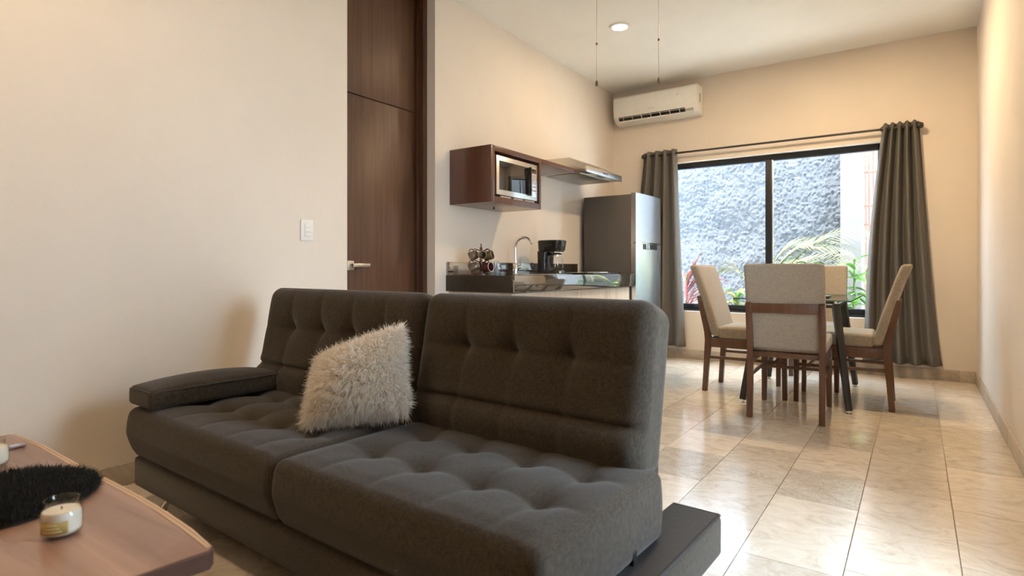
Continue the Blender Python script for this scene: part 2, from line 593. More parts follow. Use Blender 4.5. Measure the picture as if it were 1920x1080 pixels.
floor = boxes('floor', [((XL - WT, YB - WT, -0.12), (XR + WT, YF + WT, -0.006))], M['grout'])
tag(floor, 'polished cream limestone floor laid in staggered rows', None, None, 'structure')
bm = bmesh.new()                                   # one unit tile, chamfered top, shared by all tiles
add_box(bm, (-0.5, -0.5, -0.006), (0.5, 0.5, 0.0))
unit_tile = finish(bm, 'tile', smooth=False)
unit_tile.materials.append(M['tile'])
known = {0: [2.35, 2.89], 1: [2.53, 4.72], 2: [2.665, 3.06], 3: [2.115], 4: [3.05]}
x_edges = [0.118 - 0.305 * (k - 1) for k in range(0, 12)]   # 0.423, 0.118, -0.187 ...
for k in range(11):
    x1, x0 = min(x_edges[k], XR), max(x_edges[k + 1] if k + 1 < len(x_edges) else XL, XL)
    if x1 - x0 < 0.02:
        continue
    js = sorted(known.get(k, [R.uniform(2.2, 2.8)]))
    y = js[0]
    while y > YB:
        y -= R.choice((0.41, 0.50, 0.61, 0.61))
        js.append(y)
    js.sort()
    y = js[-1]
    while y < YF:
        y += R.choice((0.41, 0.50, 0.61, 0.61))
        js.append(y)
    # fill long gaps between the joints seen in the photograph
    js.sort()
    out = [js[0]]
    for v in js[1:]:
        while v - out[-1] > 0.75:
            out.append(out[-1] + R.choice((0.46, 0.61)) if v - out[-1] > 1.1 else (out[-1] + v) / 2)
        out.append(v)
    for a, b in zip(out, out[1:]):
        a, b = max(a, YB), min(b, YF)
        if b - a < 0.02:
            continue
        t = link('tile', unit_tile, None, floor)
        t.location = ((x0 + x1) / 2, (a + b) / 2, 0.0)
        t.scale = (x1 - x0 - 0.0032, b - a - 0.0032, 1.0)

DOOR_Y0, DOOR_Y1, DOOR_Z = 2.37, 3.165, 2.955
wall_left = boxes('wall_left', [((XL - WT, YB - WT, 0), (XL, DOOR_Y0, ZC)), ((XL - WT, DOOR_Y1, 0), (XL, YF + WT, ZC)),
                                ((XL - WT, DOOR_Y0, DOOR_Z), (XL, DOOR_Y1, ZC)),
                                ((XL - WT - 0.1, DOOR_Y0 - 0.05, 0), (XL - WT, DOOR_Y1 + 0.05, ZC))], M['wall'])  # last slab: unseen, added behind the door to block sky light leaking in
tag(wall_left, 'long cream plaster wall with the tall walnut door', kind='structure')
WX0, WX1, WZ0, WZ1 = -2.21, -0.268, 0.505, 2.10
wall_far = boxes('wall_far', [((XL, YF, 0), (WX0, YF + WT, ZC)), ((WX1, YF, 0), (XR, YF + WT, ZC)),
                              ((WX0, YF, 0), (WX1, YF + WT, WZ0)), ((WX0, YF, WZ1), (WX1, YF + WT, ZC))], M['wall'])
tag(wall_far, 'cream plaster end wall with the wide window', kind='structure')
G0, G1, GS, GZ = 1.5, 2.2, 0.25, 2.05
wall_right = boxes('wall_right', [((XR, YB - WT, 0), (XR + WT, G0, ZC)), ((XR, G1, 0), (XR + WT, YF + WT, ZC)),
                                  ((XR, G0, GZ), (XR + WT, G1, ZC)), ((XR, G0, 0), (XR + WT, G1, GS))], M['wall'])
tag(wall_right, 'bare cream plaster wall along the dining side', kind='structure')
wall_back = boxes('wall_back', [((XL, YB - WT, 0), (XR, YB, ZC))], M['wall'])
tag(wall_back, 'cream plaster wall behind the coffee table', kind='structure')
ceiling = boxes('ceiling', [((XL - WT, YB - WT, ZC), (XR + WT, YF + WT, ZC + 0.2))], M['ceiling'])
tag(ceiling, 'flat off-white plaster ceiling', kind='structure')

def baseboard(name, label, segs):
    """segs: (axis, fixed, a, b, inward)"""
    root = None
    for axis, fixed, a, b, inward in segs:
        lo, hi = (min(fixed, fixed + 0.009 * inward), max(fixed, fixed + 0.009 * inward))
        if axis == 'Y':
            bx = ((lo, a, 0), (hi, b, 0.094))
        else:
            bx = ((a, lo, 0), (b, hi, 0.094))
        if root is None:
            root = boxes(name, [bx], M['grout'])
            tag(root, label, kind='structure')
        else:
            boxes('backing', [bx], M['grout'], root)
        y = a
        while y < b - 0.01:
            e = min(b, y + R.choice((0.305, 0.42, 0.5, 0.61)))
            if b - e < 0.08:
                e = b
            l2, h2 = (min(fixed, fixed + 0.012 * inward), max(fixed, fixed + 0.012 * inward))
            if axis == 'Y':
                box('tile', (l2, y + 0.001, 0.0), (h2, e - 0.001, 0.096), M['skirt'], root, 0.0015)
            else:
                box('tile', (y + 0.001, l2, 0.0), (e - 0.001, h2, 0.096), M['skirt'], root, 0.0015)
            y = e
    return root
baseboard('baseboard_left', 'speckled stone skirting below the light switch wall', [('Y', XL, YB, DOOR_Y0, 1)])
baseboard('baseboard_far', 'stone skirting under the window and curtains', [('X', YF, XL, XR, -1)])
baseboard('baseboard_right', 'stone skirting along the bare dining side wall', [('Y', XR, YB, YF - 0.012, -1)])

# --- the tall door in the left wall
d1 = thing('door_1', (-3.03, (DOOR_Y0 + DOOR_Y1) / 2, 0), 'tall dark walnut door with a fixed panel above it', None, kind='structure')
FX0, FX1 = -3.065, -2.945
boxes('door_frame', [((FX0, DOOR_Y0 + 0.002, 0), (FX1, DOOR_Y0 + 0.045, DOOR_Z - 0.002)), ((FX0, DOOR_Y1 - 0.045, 0), (FX1, DOOR_Y1 - 0.002, DOOR_Z - 0.002)),
                     ((FX0, DOOR_Y0 + 0.045, DOOR_Z - 0.045), (FX1, DOOR_Y1 - 0.045, DOOR_Z - 0.002))], M['frame_wood'], d1, 0.002)
boxes('door_stop', [((-3.012, DOOR_Y1 - 0.062, 0), (-2.985, DOOR_Y1 - 0.045, DOOR_Z - 0.045))], M['frame_wood'], d1, 0.002)
leaf = box('door_leaf', (-3.055, DOOR_Y0 + 0.047, 0.006), (-3.015, DOOR_Y1 - 0.047, 2.092), M['door_wood'], d1, 0.003)
box('transom_panel', (-3.055, DOOR_Y0 + 0.047, 2.098), (-3.015, DOOR_Y1 - 0.047, DOOR_Z - 0.047), M['door_wood'], d1, 0.003)
hd = box('door_handle', (-3.015, 2.487, 0.945), (-3.007, 2.54, 1.005), M['nickel'], leaf, 0.003)
boxes('lever', [((-3.008, 2.503, 0.967), (-2.972, 2.523, 0.987)), ((-2.985, 2.503, 0.964), (-2.969, 2.645, 0.988))], M['nickel'], hd, 0.003)

# --- the window in the end wall
FY0, FY1 = YF + 0.085, YF + 0.135
w1 = thing('window_1', ((WX0 + WX1) / 2, (FY0 + FY1) / 2, WZ0), 'wide black-framed sliding window onto the garden', None, kind='structure')
boxes('window_frame', [((WX0, FY0, WZ0), (WX1, FY1, WZ0 + 0.075)), ((WX0, FY0, WZ1 - 0.06), (WX1, FY1, WZ1)),
                       ((WX0, FY0, WZ0), (WX0 + 0.05, FY1, WZ1)), ((WX1 - 0.022, FY0, WZ0), (WX1, FY1, WZ1))], M['alu_dark'], w1, 0.002)
box('mullion', (-1.247, FY0 - 0.012, WZ0 + 0.07), (-1.187, FY1 - 0.003, WZ1 - 0.055), M['alu_dark'], w1, 0.002)
box('sash_edge', (-1.186, FY0 - 0.006, WZ0 + 0.07), (-1.178, FY1 - 0.01, WZ1 - 0.055), M['nickel'], w1, 0.001)
box('sill_track', (WX0, FY0 - 0.03, WZ0), (WX1, FY0, WZ0 + 0.02), M['alu_dark'], w1, 0.002)
box('window_pane', (WX0 + 0.05, FY0 + 0.012, WZ0 + 0.075), (-1.24, FY0 + 0.018, WZ1 - 0.06), M['glass'], w1, 0)
box('window_pane', (-1.18, FY0 + 0.03, WZ0 + 0.075), (WX1 - 0.022, FY0 + 0.036, WZ1 - 0.06), M['glass'], w1, 0)

# --- second window, in the right wall beside the sofa
w2 = thing('window_2', (XR + 0.12, (G0 + G1) / 2, GS), 'black-framed side window beside the sofa', None, kind='structure')
gx0, gx1 = XR + 0.09, XR + 0.14
boxes('window_frame', [((gx0, G0, GS), (gx1, G0 + 0.04, GZ)), ((gx0, G1 - 0.04, GS), (gx1, G1, GZ)), ((gx0, G0, GZ - 0.05), (gx1, G1, GZ)),
                       ((gx0, G0, GS), (gx1, G1, GS + 0.05))], M['alu_dark'], w2, 0.002)
box('window_pane', (gx0 + 0.02, G0 + 0.04, GS + 0.05), (gx0 + 0.026, G1 - 0.04, GZ - 0.05), M['glass'], w2, 0)

# ------------------------------------------------------------------ outside
gnd = boxes('garden_ground', [((-7, YF + WT + 0.001, -0.3), (5, 12, -0.05)), ((XR + WT + 0.001, -6, -0.3), (7, YF + WT, -0.05))], M['paving'])
tag(gnd, 'pale paved garden ground outside the window', kind='structure')
nx, nz = 400, 270
X = np.linspace(-4.4, -0.73, nx)
Z = np.linspace(-0.1, 2.55, nz)
rng = np.random.default_rng(3)
def smooth_noise(shape, cell):
    g = rng.standard_normal((int(shape[0] / cell) + 3, int(shape[1] / cell) + 3))
    a = np.linspace(0, g.shape[0] - 2.001, shape[0])
    b = np.linspace(0, g.shape[1] - 2.001, shape[1])
    ia, ib = a.astype(int), b.astype(int)
    fa, fb = (a - ia)[:, None], (b - ib)[None, :]
    fa, fb = fa * fa * (3 - 2 * fa), fb * fb * (3 - 2 * fb)
    g00, g10, g01, g11 = g[np.ix_(ia, ib)], g[np.ix_(ia + 1, ib)], g[np.ix_(ia, ib + 1)], g[np.ix_(ia + 1, ib + 1)]
    return (g00 * (1 - fa) + g10 * fa) * (1 - fb) + (g01 * (1 - fa) + g11 * fa) * fb
D = 0.009 * smooth_noise((nx, nz), 40) + 0.0030 * smooth_noise((nx, nz), 10) + 0.0036 * smooth_noise((nx, nz), 2.4)
XX, ZZ = np.meshgrid(X, Z, indexing='ij')
V = np.stack([XX, 7.95 + D, ZZ], -1).reshape(-1, 3)
VB = V.copy()
VB[:, 1] = 8.15
idx = np.arange(nx * nz).reshape(nx, nz)
fq = np.stack([idx[:-1, :-1], idx[1:, :-1], idx[1:, 1:], idx[:-1, 1:]], -1).reshape(-1, 4)
rim = np.concatenate([idx[:, 0], idx[-1, 1:], idx[-2::-1, -1], idx[0, -2:0:-1]])
nv = len(V)
side = [(rim[i], rim[i - 1], nv + i - 1 if i else nv + len(rim) - 1, nv + i) for i in range(len(rim))]
gw = link('wall_garden', raw_mesh('wall_garden', np.concatenate([V, VB[rim]]).tolist(), fq.tolist() + [tuple(int(k) for k in s) for s in side]), M['rough_wall'])
tag(gw, 'rough blue-grey rendered garden wall outside the window', kind='structure')
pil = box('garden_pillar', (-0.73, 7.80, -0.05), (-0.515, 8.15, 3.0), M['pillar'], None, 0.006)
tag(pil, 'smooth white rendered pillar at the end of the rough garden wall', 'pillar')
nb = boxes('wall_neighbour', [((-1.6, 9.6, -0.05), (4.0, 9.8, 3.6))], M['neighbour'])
tag(nb, 'bright white rendered wall beyond the garden pillar', kind='structure')
rb = thing('rebar_ladder', (-0.455, 8.5, -0.05), 'rusty red steel rebar ladder standing beyond the white pillar', 'rebar')
for dx in (-0.075, -0.035, 0.015, 0.09):
    tube('upright', [(dx, 0, 0), (dx * 0.9 + 0.01, 0.0, 1.4), (dx, 0, 3.0)], 0.011, M['rust'], rb, 6)
for z in (0.6, 1.55, 1.78, 2.2, 2.62):
    box('rung', (-0.09, -0.008, z), (0.13, 0.008, z + 0.025), M['rust'], rb, 0.002, world=False)

# ------------------------------------------------------------------ ceiling lamps
def downlight(x, y, label, watts=LAMP_W):
    t = thing('recessed_downlight', (x, y, ZC), label, 'lamp', group='recessed ceiling downlights')
    lathe('trim_ring', [(0.062, -0.001), (0.086, -0.001), (0.084, -0.010), (0.066, -0.014), (0.060, -0.006)], M['white_plastic'], t, 32, closed=True)
    lathe('lens', [(0, -0.0075), (0.060, -0.0075), (0.060, -0.0035), (0, -0.0035)], M['lens'], t, 32)
    ld = bpy.data.lights.new('downlight_beam', 'AREA')
    ld.shape = 'DISK'
    ld.size = 0.12
    ld.energy = watts
    ld.color = LAMP_COLOR
    lo = bpy.data.objects.new('downlight_beam', ld)
    COL.objects.link(lo)
    lo.parent = t
    lo.location = (0, 0, -0.02)
    return t
downlight(-2.03, 4.507, 'lit round recessed downlight in the ceiling over the kitchen counter', 5.5)
downlight(-0.60, 4.72, 'round recessed downlight in the ceiling over the dining table', 36.0)
downlight(-1.95, 0.35, 'round recessed downlight in the ceiling over the coffee table, wall side', 16.0)
downlight(-0.35, 0.55, 'round recessed downlight in the ceiling over the coffee table, side window side', 1.5)
downlight(-2.15, -1.5, 'round recessed downlight in the ceiling by the back wall, far from the side window', 2.0)
downlight(-0.35, -1.5, 'round recessed downlight in the ceiling by the back wall, side window side', 1.0)

# --- ceiling fan, only its two pull chains hang into view
fan = thing('ceiling_fan', (-1.028, 2.364, ZC), 'ceiling fan with two thin pull chains hanging in front of the air conditioner', 'fan')
lathe('canopy', [(0, -0.001), (0.07, -0.001), (0.062, -0.05), (0.015, -0.07), (0, -0.07)], M['nickel'], fan)
tube('downrod', [(0, 0, -0.06), (0, 0, -0.26)], 0.012, M['nickel'], fan)
lathe('motor_housing', [(0, -0.42), (0.10, -0.415), (0.15, -0.38), (0.15, -0.29), (0.09, -0.25), (0, -0.25)], M['nickel'], fan)
for k in range(5):
    a = k * 2 * math.pi / 5 + 0.3
    m2 = Matrix.Rotation(a, 4, 'Z') @ Matrix.Rotation(0.2, 4, 'X')
    bm = bmesh.new()
    add_box(bm, (0.14, -0.06, -0.004), (0.60, 0.06, 0.004), 0.003)
    bmesh.ops.transform(bm, matrix=Matrix.Translation((0, 0, -0.33)) @ m2, verts=bm.verts)
    link('blade', finish(bm, 'blade'), M['pull_wood'], fan)
lathe('light_globe', [(0, -0.545), (0.05, -0.538), (0.085, -0.51), (0.095, -0.475), (0.08, -0.435), (0.05, -0.42), (0, -0.42)], M['globe'], fan)
for (cx, cy, cz, cb) in ((-1.142, 2.297, 1.75, 1.93), (-0.913, 2.430, 1.757, 1.94)):
    lx, ly = cx + 1.028, cy - 2.364
    ch = tube('pull_chain', [(lx, ly, -0.41), (lx, ly, cb - ZC), (lx, ly, cz + 0.02 - ZC)], 0.0016, M['nickel'], fan, 6)
    lathe('pull_knob', [(0, -0.02), (0.004, -0.018), (0.0065, -0.010), (0.0045, 0.002), (0.002, 0.006), (0, 0.007)], M['pull_wood'], ch, 12, (lx, ly, cz + 0.015 - ZC))
    lathe('connector', [(0, -0.006), (0.004, -0.004), (0.004, 0.004), (0, 0.006)], M['pull_wood'], ch, 10, (lx, ly, cb - ZC))
    bar('chain_arm', (0.75 * lx, 0.75 * ly, -0.39), (lx, ly, -0.40), 0.006, M['nickel'], fan, bev=0)

# --- air conditioner
AX0, AX1, AY0, AZ0, AZ1 = -2.775, -1.845, 5.985, 2.565, 2.862
ac = thing('air_conditioner', ((AX0 + AX1) / 2, YF, AZ0), 'white split air conditioner high on the end wall', 'air conditioner')
hx = (AX1 - AX0) / 2
prof = [(0.0, 0.0), (-0.09, 0.0), (-0.155, 0.022), (-0.195, 0.062), (-0.213, 0.12), (-0.215, 0.270), (-0.19, 0.293), (-0.05, 0.297), (0.0, 0.297)]
prism('casing', prof, 'X', -hx, hx, M['white_plastic'], ac, 0.006)
def on_front(z):          # depth of the casing's front at height z
    for (y0, z0), (y1, z1) in zip(prof[1:], prof[2:]):
        if z0 <= z <= z1 and z1 > z0:
            return y0 + (y1 - y0) * (z - z0) / (z1 - z0)
    return -0.2
vent = prism('air_outlet', [(on_front(0.03) - 0.002, 0.030), (on_front(0.066) - 0.002, 0.066), (on_front(0.066) + 0.03, 0.066), (on_front(0.03) + 0.03, 0.03)], 'X', -hx + 0.055, hx - 0.13, M['black_plastic'], ac)
for k in range(7):
    x = -hx + 0.11 + k * 0.105
    bar('vane', (x, on_front(0.032) - 0.004, 0.032), (x, on_front(0.064) - 0.004, 0.064), 0.0035, M['white_plastic'], vent, bev=0)
prism('flap', [(on_front(0.026) - 0.012, 0.014), (on_front(0.026) - 0.006, 0.030), (on_front(0.026) + 0.0, 0.030), (on_front(0.02) - 0.002, 0.012)], 'X', -hx + 0.05, hx - 0.04, M['white_plastic'], ac)
box('outlet_end', (hx - 0.13, on_front(0.05) - 0.006, 0.036), (hx - 0.045, on_front(0.05) + 0.02, 0.066), M['grey_plastic'], ac, 0.002, world=False)
box('side_grip', (hx - 0.002, -0.13, 0.12), (hx + 0.003, -0.10, 0.21), M['grey_plastic'], ac, 0.001, world=False)
box('badge', (-0.06, -0.2165, 0.108), (0.01, -0.213, 0.116), M['nickel'], ac, 0.0, world=False)
lathe('indicator', [(0, 0), (0.012, 0), (0.010, 0.002), (0, 0.002)], M['mug_white'], ac, 16, (0, 0, 0), Matrix.Translation((hx - 0.20, -0.2155, 0.215)) @ Matrix.Rotation(math.pi / 2, 4, 'X'))

# ------------------------------------------------------------------ curtains
rod = thing('curtain_rod', (-1.22, 6.125, 2.19), 'thin black curtain rod with round finials above the window', 'curtain rod')
tube('pole', [(-1.23, 0, 0), (1.235, 0, 0)], 0.0105, M['black_metal'], rod, 12)
for s in (-1, 1):
    lathe('finial', [(0, -0.03), (0.02, -0.024), (0.028, -0.006), (0.028, 0.006), (0.02, 0.024), (0, 0.03)], M['black_metal'], rod, 16, (0, 0, 0), Matrix.Translation((s * 1.245, 0, 0)) @ Matrix.Rotation(math.pi / 2, 4, 'Y'))
    bar('bracket', (s * 1.20, 0, 0), (s * 1.20, YF - 6.125, 0), 0.014, M['black_metal'], rod, bev=0.002)

def curtain(name, label, xt0, xt1, xb0, xb1, zb, folds, amp, ph, rings, bulge=0.0):
    t = thing(name, ((xt0 + xt1) / 2, 6.125, zb), label, 'curtain', group='grey eyelet curtains')
    nu, nvv = folds * 14 + 1, 34
    ztop = 2.235
    verts, faces = [], []
    rr = random.Random(len(label))
    wob = [rr.uniform(-0.5, 0.5) for _ in range(folds * 2 + 3)]
    for j in range(nvv):
        v = j / (nvv - 1)                       # 0 bottom .. 1 top
        z = zb + (ztop - zb) * v
        x0 = xb0 + (xt0 - xb0) * (v ** 0.8)
        x1 = xb1 + (xt1 - xb1) * (v ** 0.8)
        for i in range(nu):
            u = i / (nu - 1)
            k = u * folds * 2
            kk = int(min(k, folds * 2))
            w = wob[kk] * (1 - (k - kk)) + wob[kk + 1] * (k - kk)
            a = amp * (1 + 0.35 * w * (1 - v)) * (0.9 + 0.25 * (1 - v))
            y = a * math.sin(u * folds * 2 * math.pi + ph + 0.5 * w * (1 - v))
            x = x0 + (x1 - x0) * (u + 0.012 * w * (1 - v)) + bulge * math.sin(math.pi * v) * (1 - u)
            y = max(-0.062, min(0.060, y))
            verts.append((x - t.location.x, y, z - zb))
    for j in range(nvv - 1):
        for i in range(nu - 1):
            a = j * nu + i
            faces.append((a, a + 1, a + nu + 1, a + nu))
    me = raw_mesh('cloth', verts, faces)
    o = link('cloth', me, M['curtain'], t)
    s = o.modifiers.new('thickness', 'SOLIDIFY')
    s.thickness = 0.005
    for xr in rings:
        torus('eyelet', (xr - t.location.x, 0.0, 2.19 - zb), 0.021, 0.0045, M['black_metal'], t, 'X' if False else 'Y', 20, 8,
              Matrix.Rotation(0.5, 4, 'Z') @ Matrix.Rotation(math.pi / 2, 4, 'X'))
    return t
curtain('curtain', 'gathered grey curtain between the refrigerator and the window', -2.47, -2.105, -2.74, -2.01, 0.13, 4, 0.042, 0.6, (-2.125,))
curtain('curtain', 'full-length grey curtain behind the dining chairs, beside the bare wall', -0.245, 0.018, -0.40, 0.185, 0.125, 5, 0.052, 2.2, (-0.242,), -0.04)

# ------------------------------------------------------------------ light switch
sw = thing('light_switch', (XL, 2.078, 1.113), 'white three-rocker light switch on the plaster beside the door', 'switch')
box('plate', (0.0005, -0.041, 0), (0.009, 0.041, 0.121), M['white_plastic'], sw, 0.003, world=False)
for k in range(3):
    box('rocker', (0.008, -0.018, 0.024 + k * 0.0255), (0.013, 0.024, 0.048 + k * 0.0255), M['white_plastic'], sw, 0.0015, world=False)

# ------------------------------------------------------------------ kitchen
CX0, CX1, CY0, CY1, CZ = XL, -2.255, 3.287, 5.35, 0.907
wt = thing('kitchen_worktop', (CX0, CY0, 0.79), 'dark polished granite worktop with a deep apron and low splashback', 'worktop')
SX0, SX1, SY0, SY1 = -2.64, -2.33, 3.86, 4.20
boxes('slab', [((CX0, CY0, CZ - 0.03), (CX1, SY0, CZ)), ((CX0, SY1, CZ - 0.03), (CX1, CY1, CZ)), ((CX0, SY0, CZ - 0.03), (SX0, SY1, CZ)), ((SX1, SY0, CZ - 0.03), (CX1, SY1, CZ))], M['granite'], wt)
box('apron', (CX1 - 0.025, CY0, 0.79), (CX1 + 0.0005, CY1, CZ + 0.0002), M['granite'], wt, 0.001)
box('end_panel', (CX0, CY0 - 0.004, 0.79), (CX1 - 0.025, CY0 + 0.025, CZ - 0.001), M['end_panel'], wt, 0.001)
box('splashback', (CX0 + 0.0005, CY0, CZ), (CX0 + 0.02, CY1 - 0.05, 1.005), M['granite'], wt, 0.002)
sk = thing('kitchen_sink', (SX0, SY0, CZ - 0.16), 'stainless steel sink set into the granite worktop', 'sink')
boxes('bowl', [((SX0, SY0, CZ - 0.16), (SX1, SY1, CZ - 0.155)), ((SX0, SY0, CZ - 0.16), (SX0 + 0.004, SY1, CZ)), ((SX1 - 0.004, SY0, CZ - 0.16), (SX1, SY1, CZ)),
               ((SX0, SY0, CZ - 0.16), (SX1, SY0 + 0.004, CZ)), ((SX0, SY1 - 0.004, CZ - 0.16), (SX1, SY1, CZ))], M['steel'], sk)
boxes('rim', [((SX0 - 0.016, SY0 - 0.016, CZ + 0.0002), (SX1 + 0.016, SY0 + 0.004, CZ + 0.0045)), ((SX0 - 0.016, SY1 - 0.004, CZ + 0.0002), (SX1 + 0.016, SY1 + 0.016, CZ + 0.0045)),
              ((SX0 - 0.016, SY0, CZ + 0.0002), (SX0 + 0.004, SY1, CZ + 0.0045)), ((SX1 - 0.004, SY0, CZ + 0.0002), (SX1 + 0.016, SY1, CZ + 0.0045))], M['steel'], sk, 0.001)
kc = thing('kitchen_base_cabinet', (CX0, CY0, 0), 'pale wood kitchen base cabinet under the granite worktop', 'cabinet')
boxes('carcass', [((CX0 + 0.001, CY0 + 0.03, 0.08), (CX1 - 0.07, SY0 - 0.02, 0.785)), ((CX0 + 0.001, SY0 - 0.02, 0.08), (CX1 - 0.07, SY1 + 0.02, 0.70)), ((CX0 + 0.001, SY1 + 0.02, 0.08), (CX1 - 0.07, CY1 - 0.01, 0.785))], M['cab_light'], kc)
box('plinth', (CX0 + 0.03, CY0 + 0.05, 0), (CX1 - 0.12, CY1 - 0.03, 0.08), M['black_plastic'], kc, 0)
for k in range(4):
    a = CY0 + 0.03 + k * 0.505
    dd = box('cabinet_door', (CX1 - 0.068, a + 0.002, 0.09), (CX1 - 0.046, a + 0.503, 0.781), M['cab_light'], kc, 0.002)

# faucet, coffee maker, cooktop, mugs
fc = thing('kitchen_faucet', (-2.725, 3.985, CZ), 'chrome gooseneck kitchen faucet behind the sink', 'faucet')
lathe('body', [(0, 0), (0.026, 0), (0.026, 0.008), (0.020, 0.012), (0.020, 0.085), (0.014, 0.095), (0, 0.095)], M['chrome'], fc, 20)
arc = [(0, 0, 0.08), (0, 0, 0.22)] + [(0.083 - 0.083 * math.cos(t), 0, 0.22 + 0.083 * math.sin(t)) for t in np.linspace(0.15, 2.75, 14)]
tube('spout', arc, 0.0105, M['chrome'], fc, 12)
lever = tube('lever', [(0.0, 0.018, 0.055), (0.01, 0.045, 0.058), (0.014, 0.055, 0.062)], 0.011, M['chrome'], fc, 10)
tube('lever_pin', [(0.012, 0.050, 0.06), (0.018, 0.056, 0.135)], 0.005, M['chrome'], lever, 8)

cm = thing('coffee_maker', (-2.60, 4.36, CZ), 'black drip coffee maker with glass carafe beside the sink', 'coffee maker')
def superel(rx, ry, n=32, e=3.2):
    out = []
    for k in range(n):
        a = 2 * math.pi * k / n
        c, s = math.cos(a), math.sin(a)
        out.append((rx * math.copysign(abs(c) ** (2 / e), c), ry * math.copysign(abs(s) ** (2 / e), s)))
    return out
def loft(name, levels, mat, parent, n=32, e=3.2):
    """levels: (z, cx, cy, rx, ry)"""
    bm = bmesh.new()
    rings = []
    for z, cx, cy, rx, ry in levels:
        rings.append([bm.verts.new((cx + x, cy + y, z)) for x, y in superel(rx, ry, n, e)])
    for a, b in zip(rings, rings[1:]):
        for k in range(n):
            bm.faces.new((a[k], a[(k + 1) % n], b[(k + 1) % n], b[k]))
    bm.faces.new(rings[0][::-1])
    bm.faces.new(rings[-1])
    return link(name, finish(bm, name, angle=0.8), mat, parent)
loft('base', [(0, 0, 0, 0.115, 0.085), (0.03, 0, 0, 0.115, 0.085), (0.038, 0, 0, 0.108, 0.08)], M['black_plastic'], cm)
loft('tank_column', [(0.03, -0.062, 0, 0.052, 0.085), (0.12, -0.062, 0, 0.050, 0.083), (0.20, -0.058, 0, 0.056, 0.086)], M['black_plastic'], cm)
loft('brew_head', [(0.195, -0.004, 0, 0.10, 0.082), (0.21, 0, 0, 0.110, 0.088), (0.275, 0.004, 0, 0.118, 0.092), (0.287, 0.004, 0, 0.119, 0.093), (0.293, 0.004, 0, 0.112, 0.088)], M['black_plastic'], cm)
car = lathe('carafe', [(0, 0.040), (0.058, 0.040), (0.064, 0.055), (0.060, 0.11), (0.048, 0.165), (0.046, 0.165), (0.057, 0.11), (0.061, 0.056), (0.055, 0.044), (0, 0.044)], M['jar_glass'], cm, 28, (0.048, 0, 0))
lathe('carafe_lid', [(0, 0.164), (0.05, 0.164), (0.05, 0.176), (0.03, 0.186), (0, 0.186)], M['black_plastic'], car, 24, (0.048, 0, 0))
lathe('carafe_band', [(0.0500, 0.155), (0.0525, 0.155), (0.0515, 0.167), (0.0490, 0.167)], M['nickel'], car, 24, (0.048, 0, 0), closed=True)
tube('carafe_handle', [(0.045, -0.047, 0.165), (0.047, -0.085, 0.160), (0.048, -0.098, 0.13), (0.048, -0.09, 0.085), (0.048, -0.068, 0.07)], 0.009, M['black_plastic'], car, 8)
box('switch_button', (0.112, -0.07, 0.010), (0.119, -0.04, 0.026), M['white_plastic'], cm, 0.002, world=False)
tube('power_cord', [(-0.10, -0.06, 0.02), (-0.12, -0.11, 0.05), (-0.10, -0.10, 0.085), (-0.13, -0.12, 0.10), (-0.15, -0.10, 0.07), (-0.13, -0.09, 0.045), (-0.16, -0.05, 0.08)], 0.0035, M['black_plastic'], cm, 6)

ck = thing('cooktop', (-2.53, 4.92, CZ), 'black glass cooktop lying on the worktop by the refrigerator', 'cooktop')
box('glass_plate', (-0.21, -0.30, 0.0004), (0.20, 0.29, 0.012), M['dark_glass'], ck, 0.003, world=False)
box('control_strip', (0.06, -0.14, 0.011), (0.19, 0.02, 0.019), M['white_plastic'], ck, 0.002, world=False)
for (bx, by, br) in ((-0.10, -0.14, 0.075), (-0.10, 0.14, 0.09)):
    torus('burner_ring', (bx, by, 0.0115), br, 0.0025, M['grey_plastic'], ck)

mt = thing('mug_tree', (-2.63, 3.40, CZ), 'dark wooden mug tree with a ring on top, at the near end of the worktop', 'mug tree')
lathe('base', [(0, 0), (0.072, 0), (0.072, 0.012), (0.066, 0.016), (0, 0.016)], M['tree_wood'], mt, 28)
tube('post', [(0, 0, 0.014), (0, 0, 0.205)], 0.011, M['tree_wood'], mt, 10)
torus('ring', (0, 0, 0.217), 0.013, 0.004, M['tree_wood'], mt, 'X', 18, 6, Matrix.Rotation(0.6, 4, 'Z') @ Matrix.Rotation(math.pi / 2, 4, 'Y'))
VIEW = math.atan2(-3.40, 2.63)          # bearing from the tree to the room's middle
pegs = {'a': (VIEW - 1.5, 0.185), 'b': (VIEW + 0.1, 0.190), 'c': (VIEW + 1.2, 0.180), 'd': (VIEW - 1.5, 0.10), 'e': (VIEW + 0.9, 0.095)}
for a, z in pegs.values():
    tube('peg', [(0, 0, z - 0.006), (0.05 * math.cos(a), 0.05 * math.sin(a), z + 0.008)], 0.004, M['tree_wood'], mt, 8)
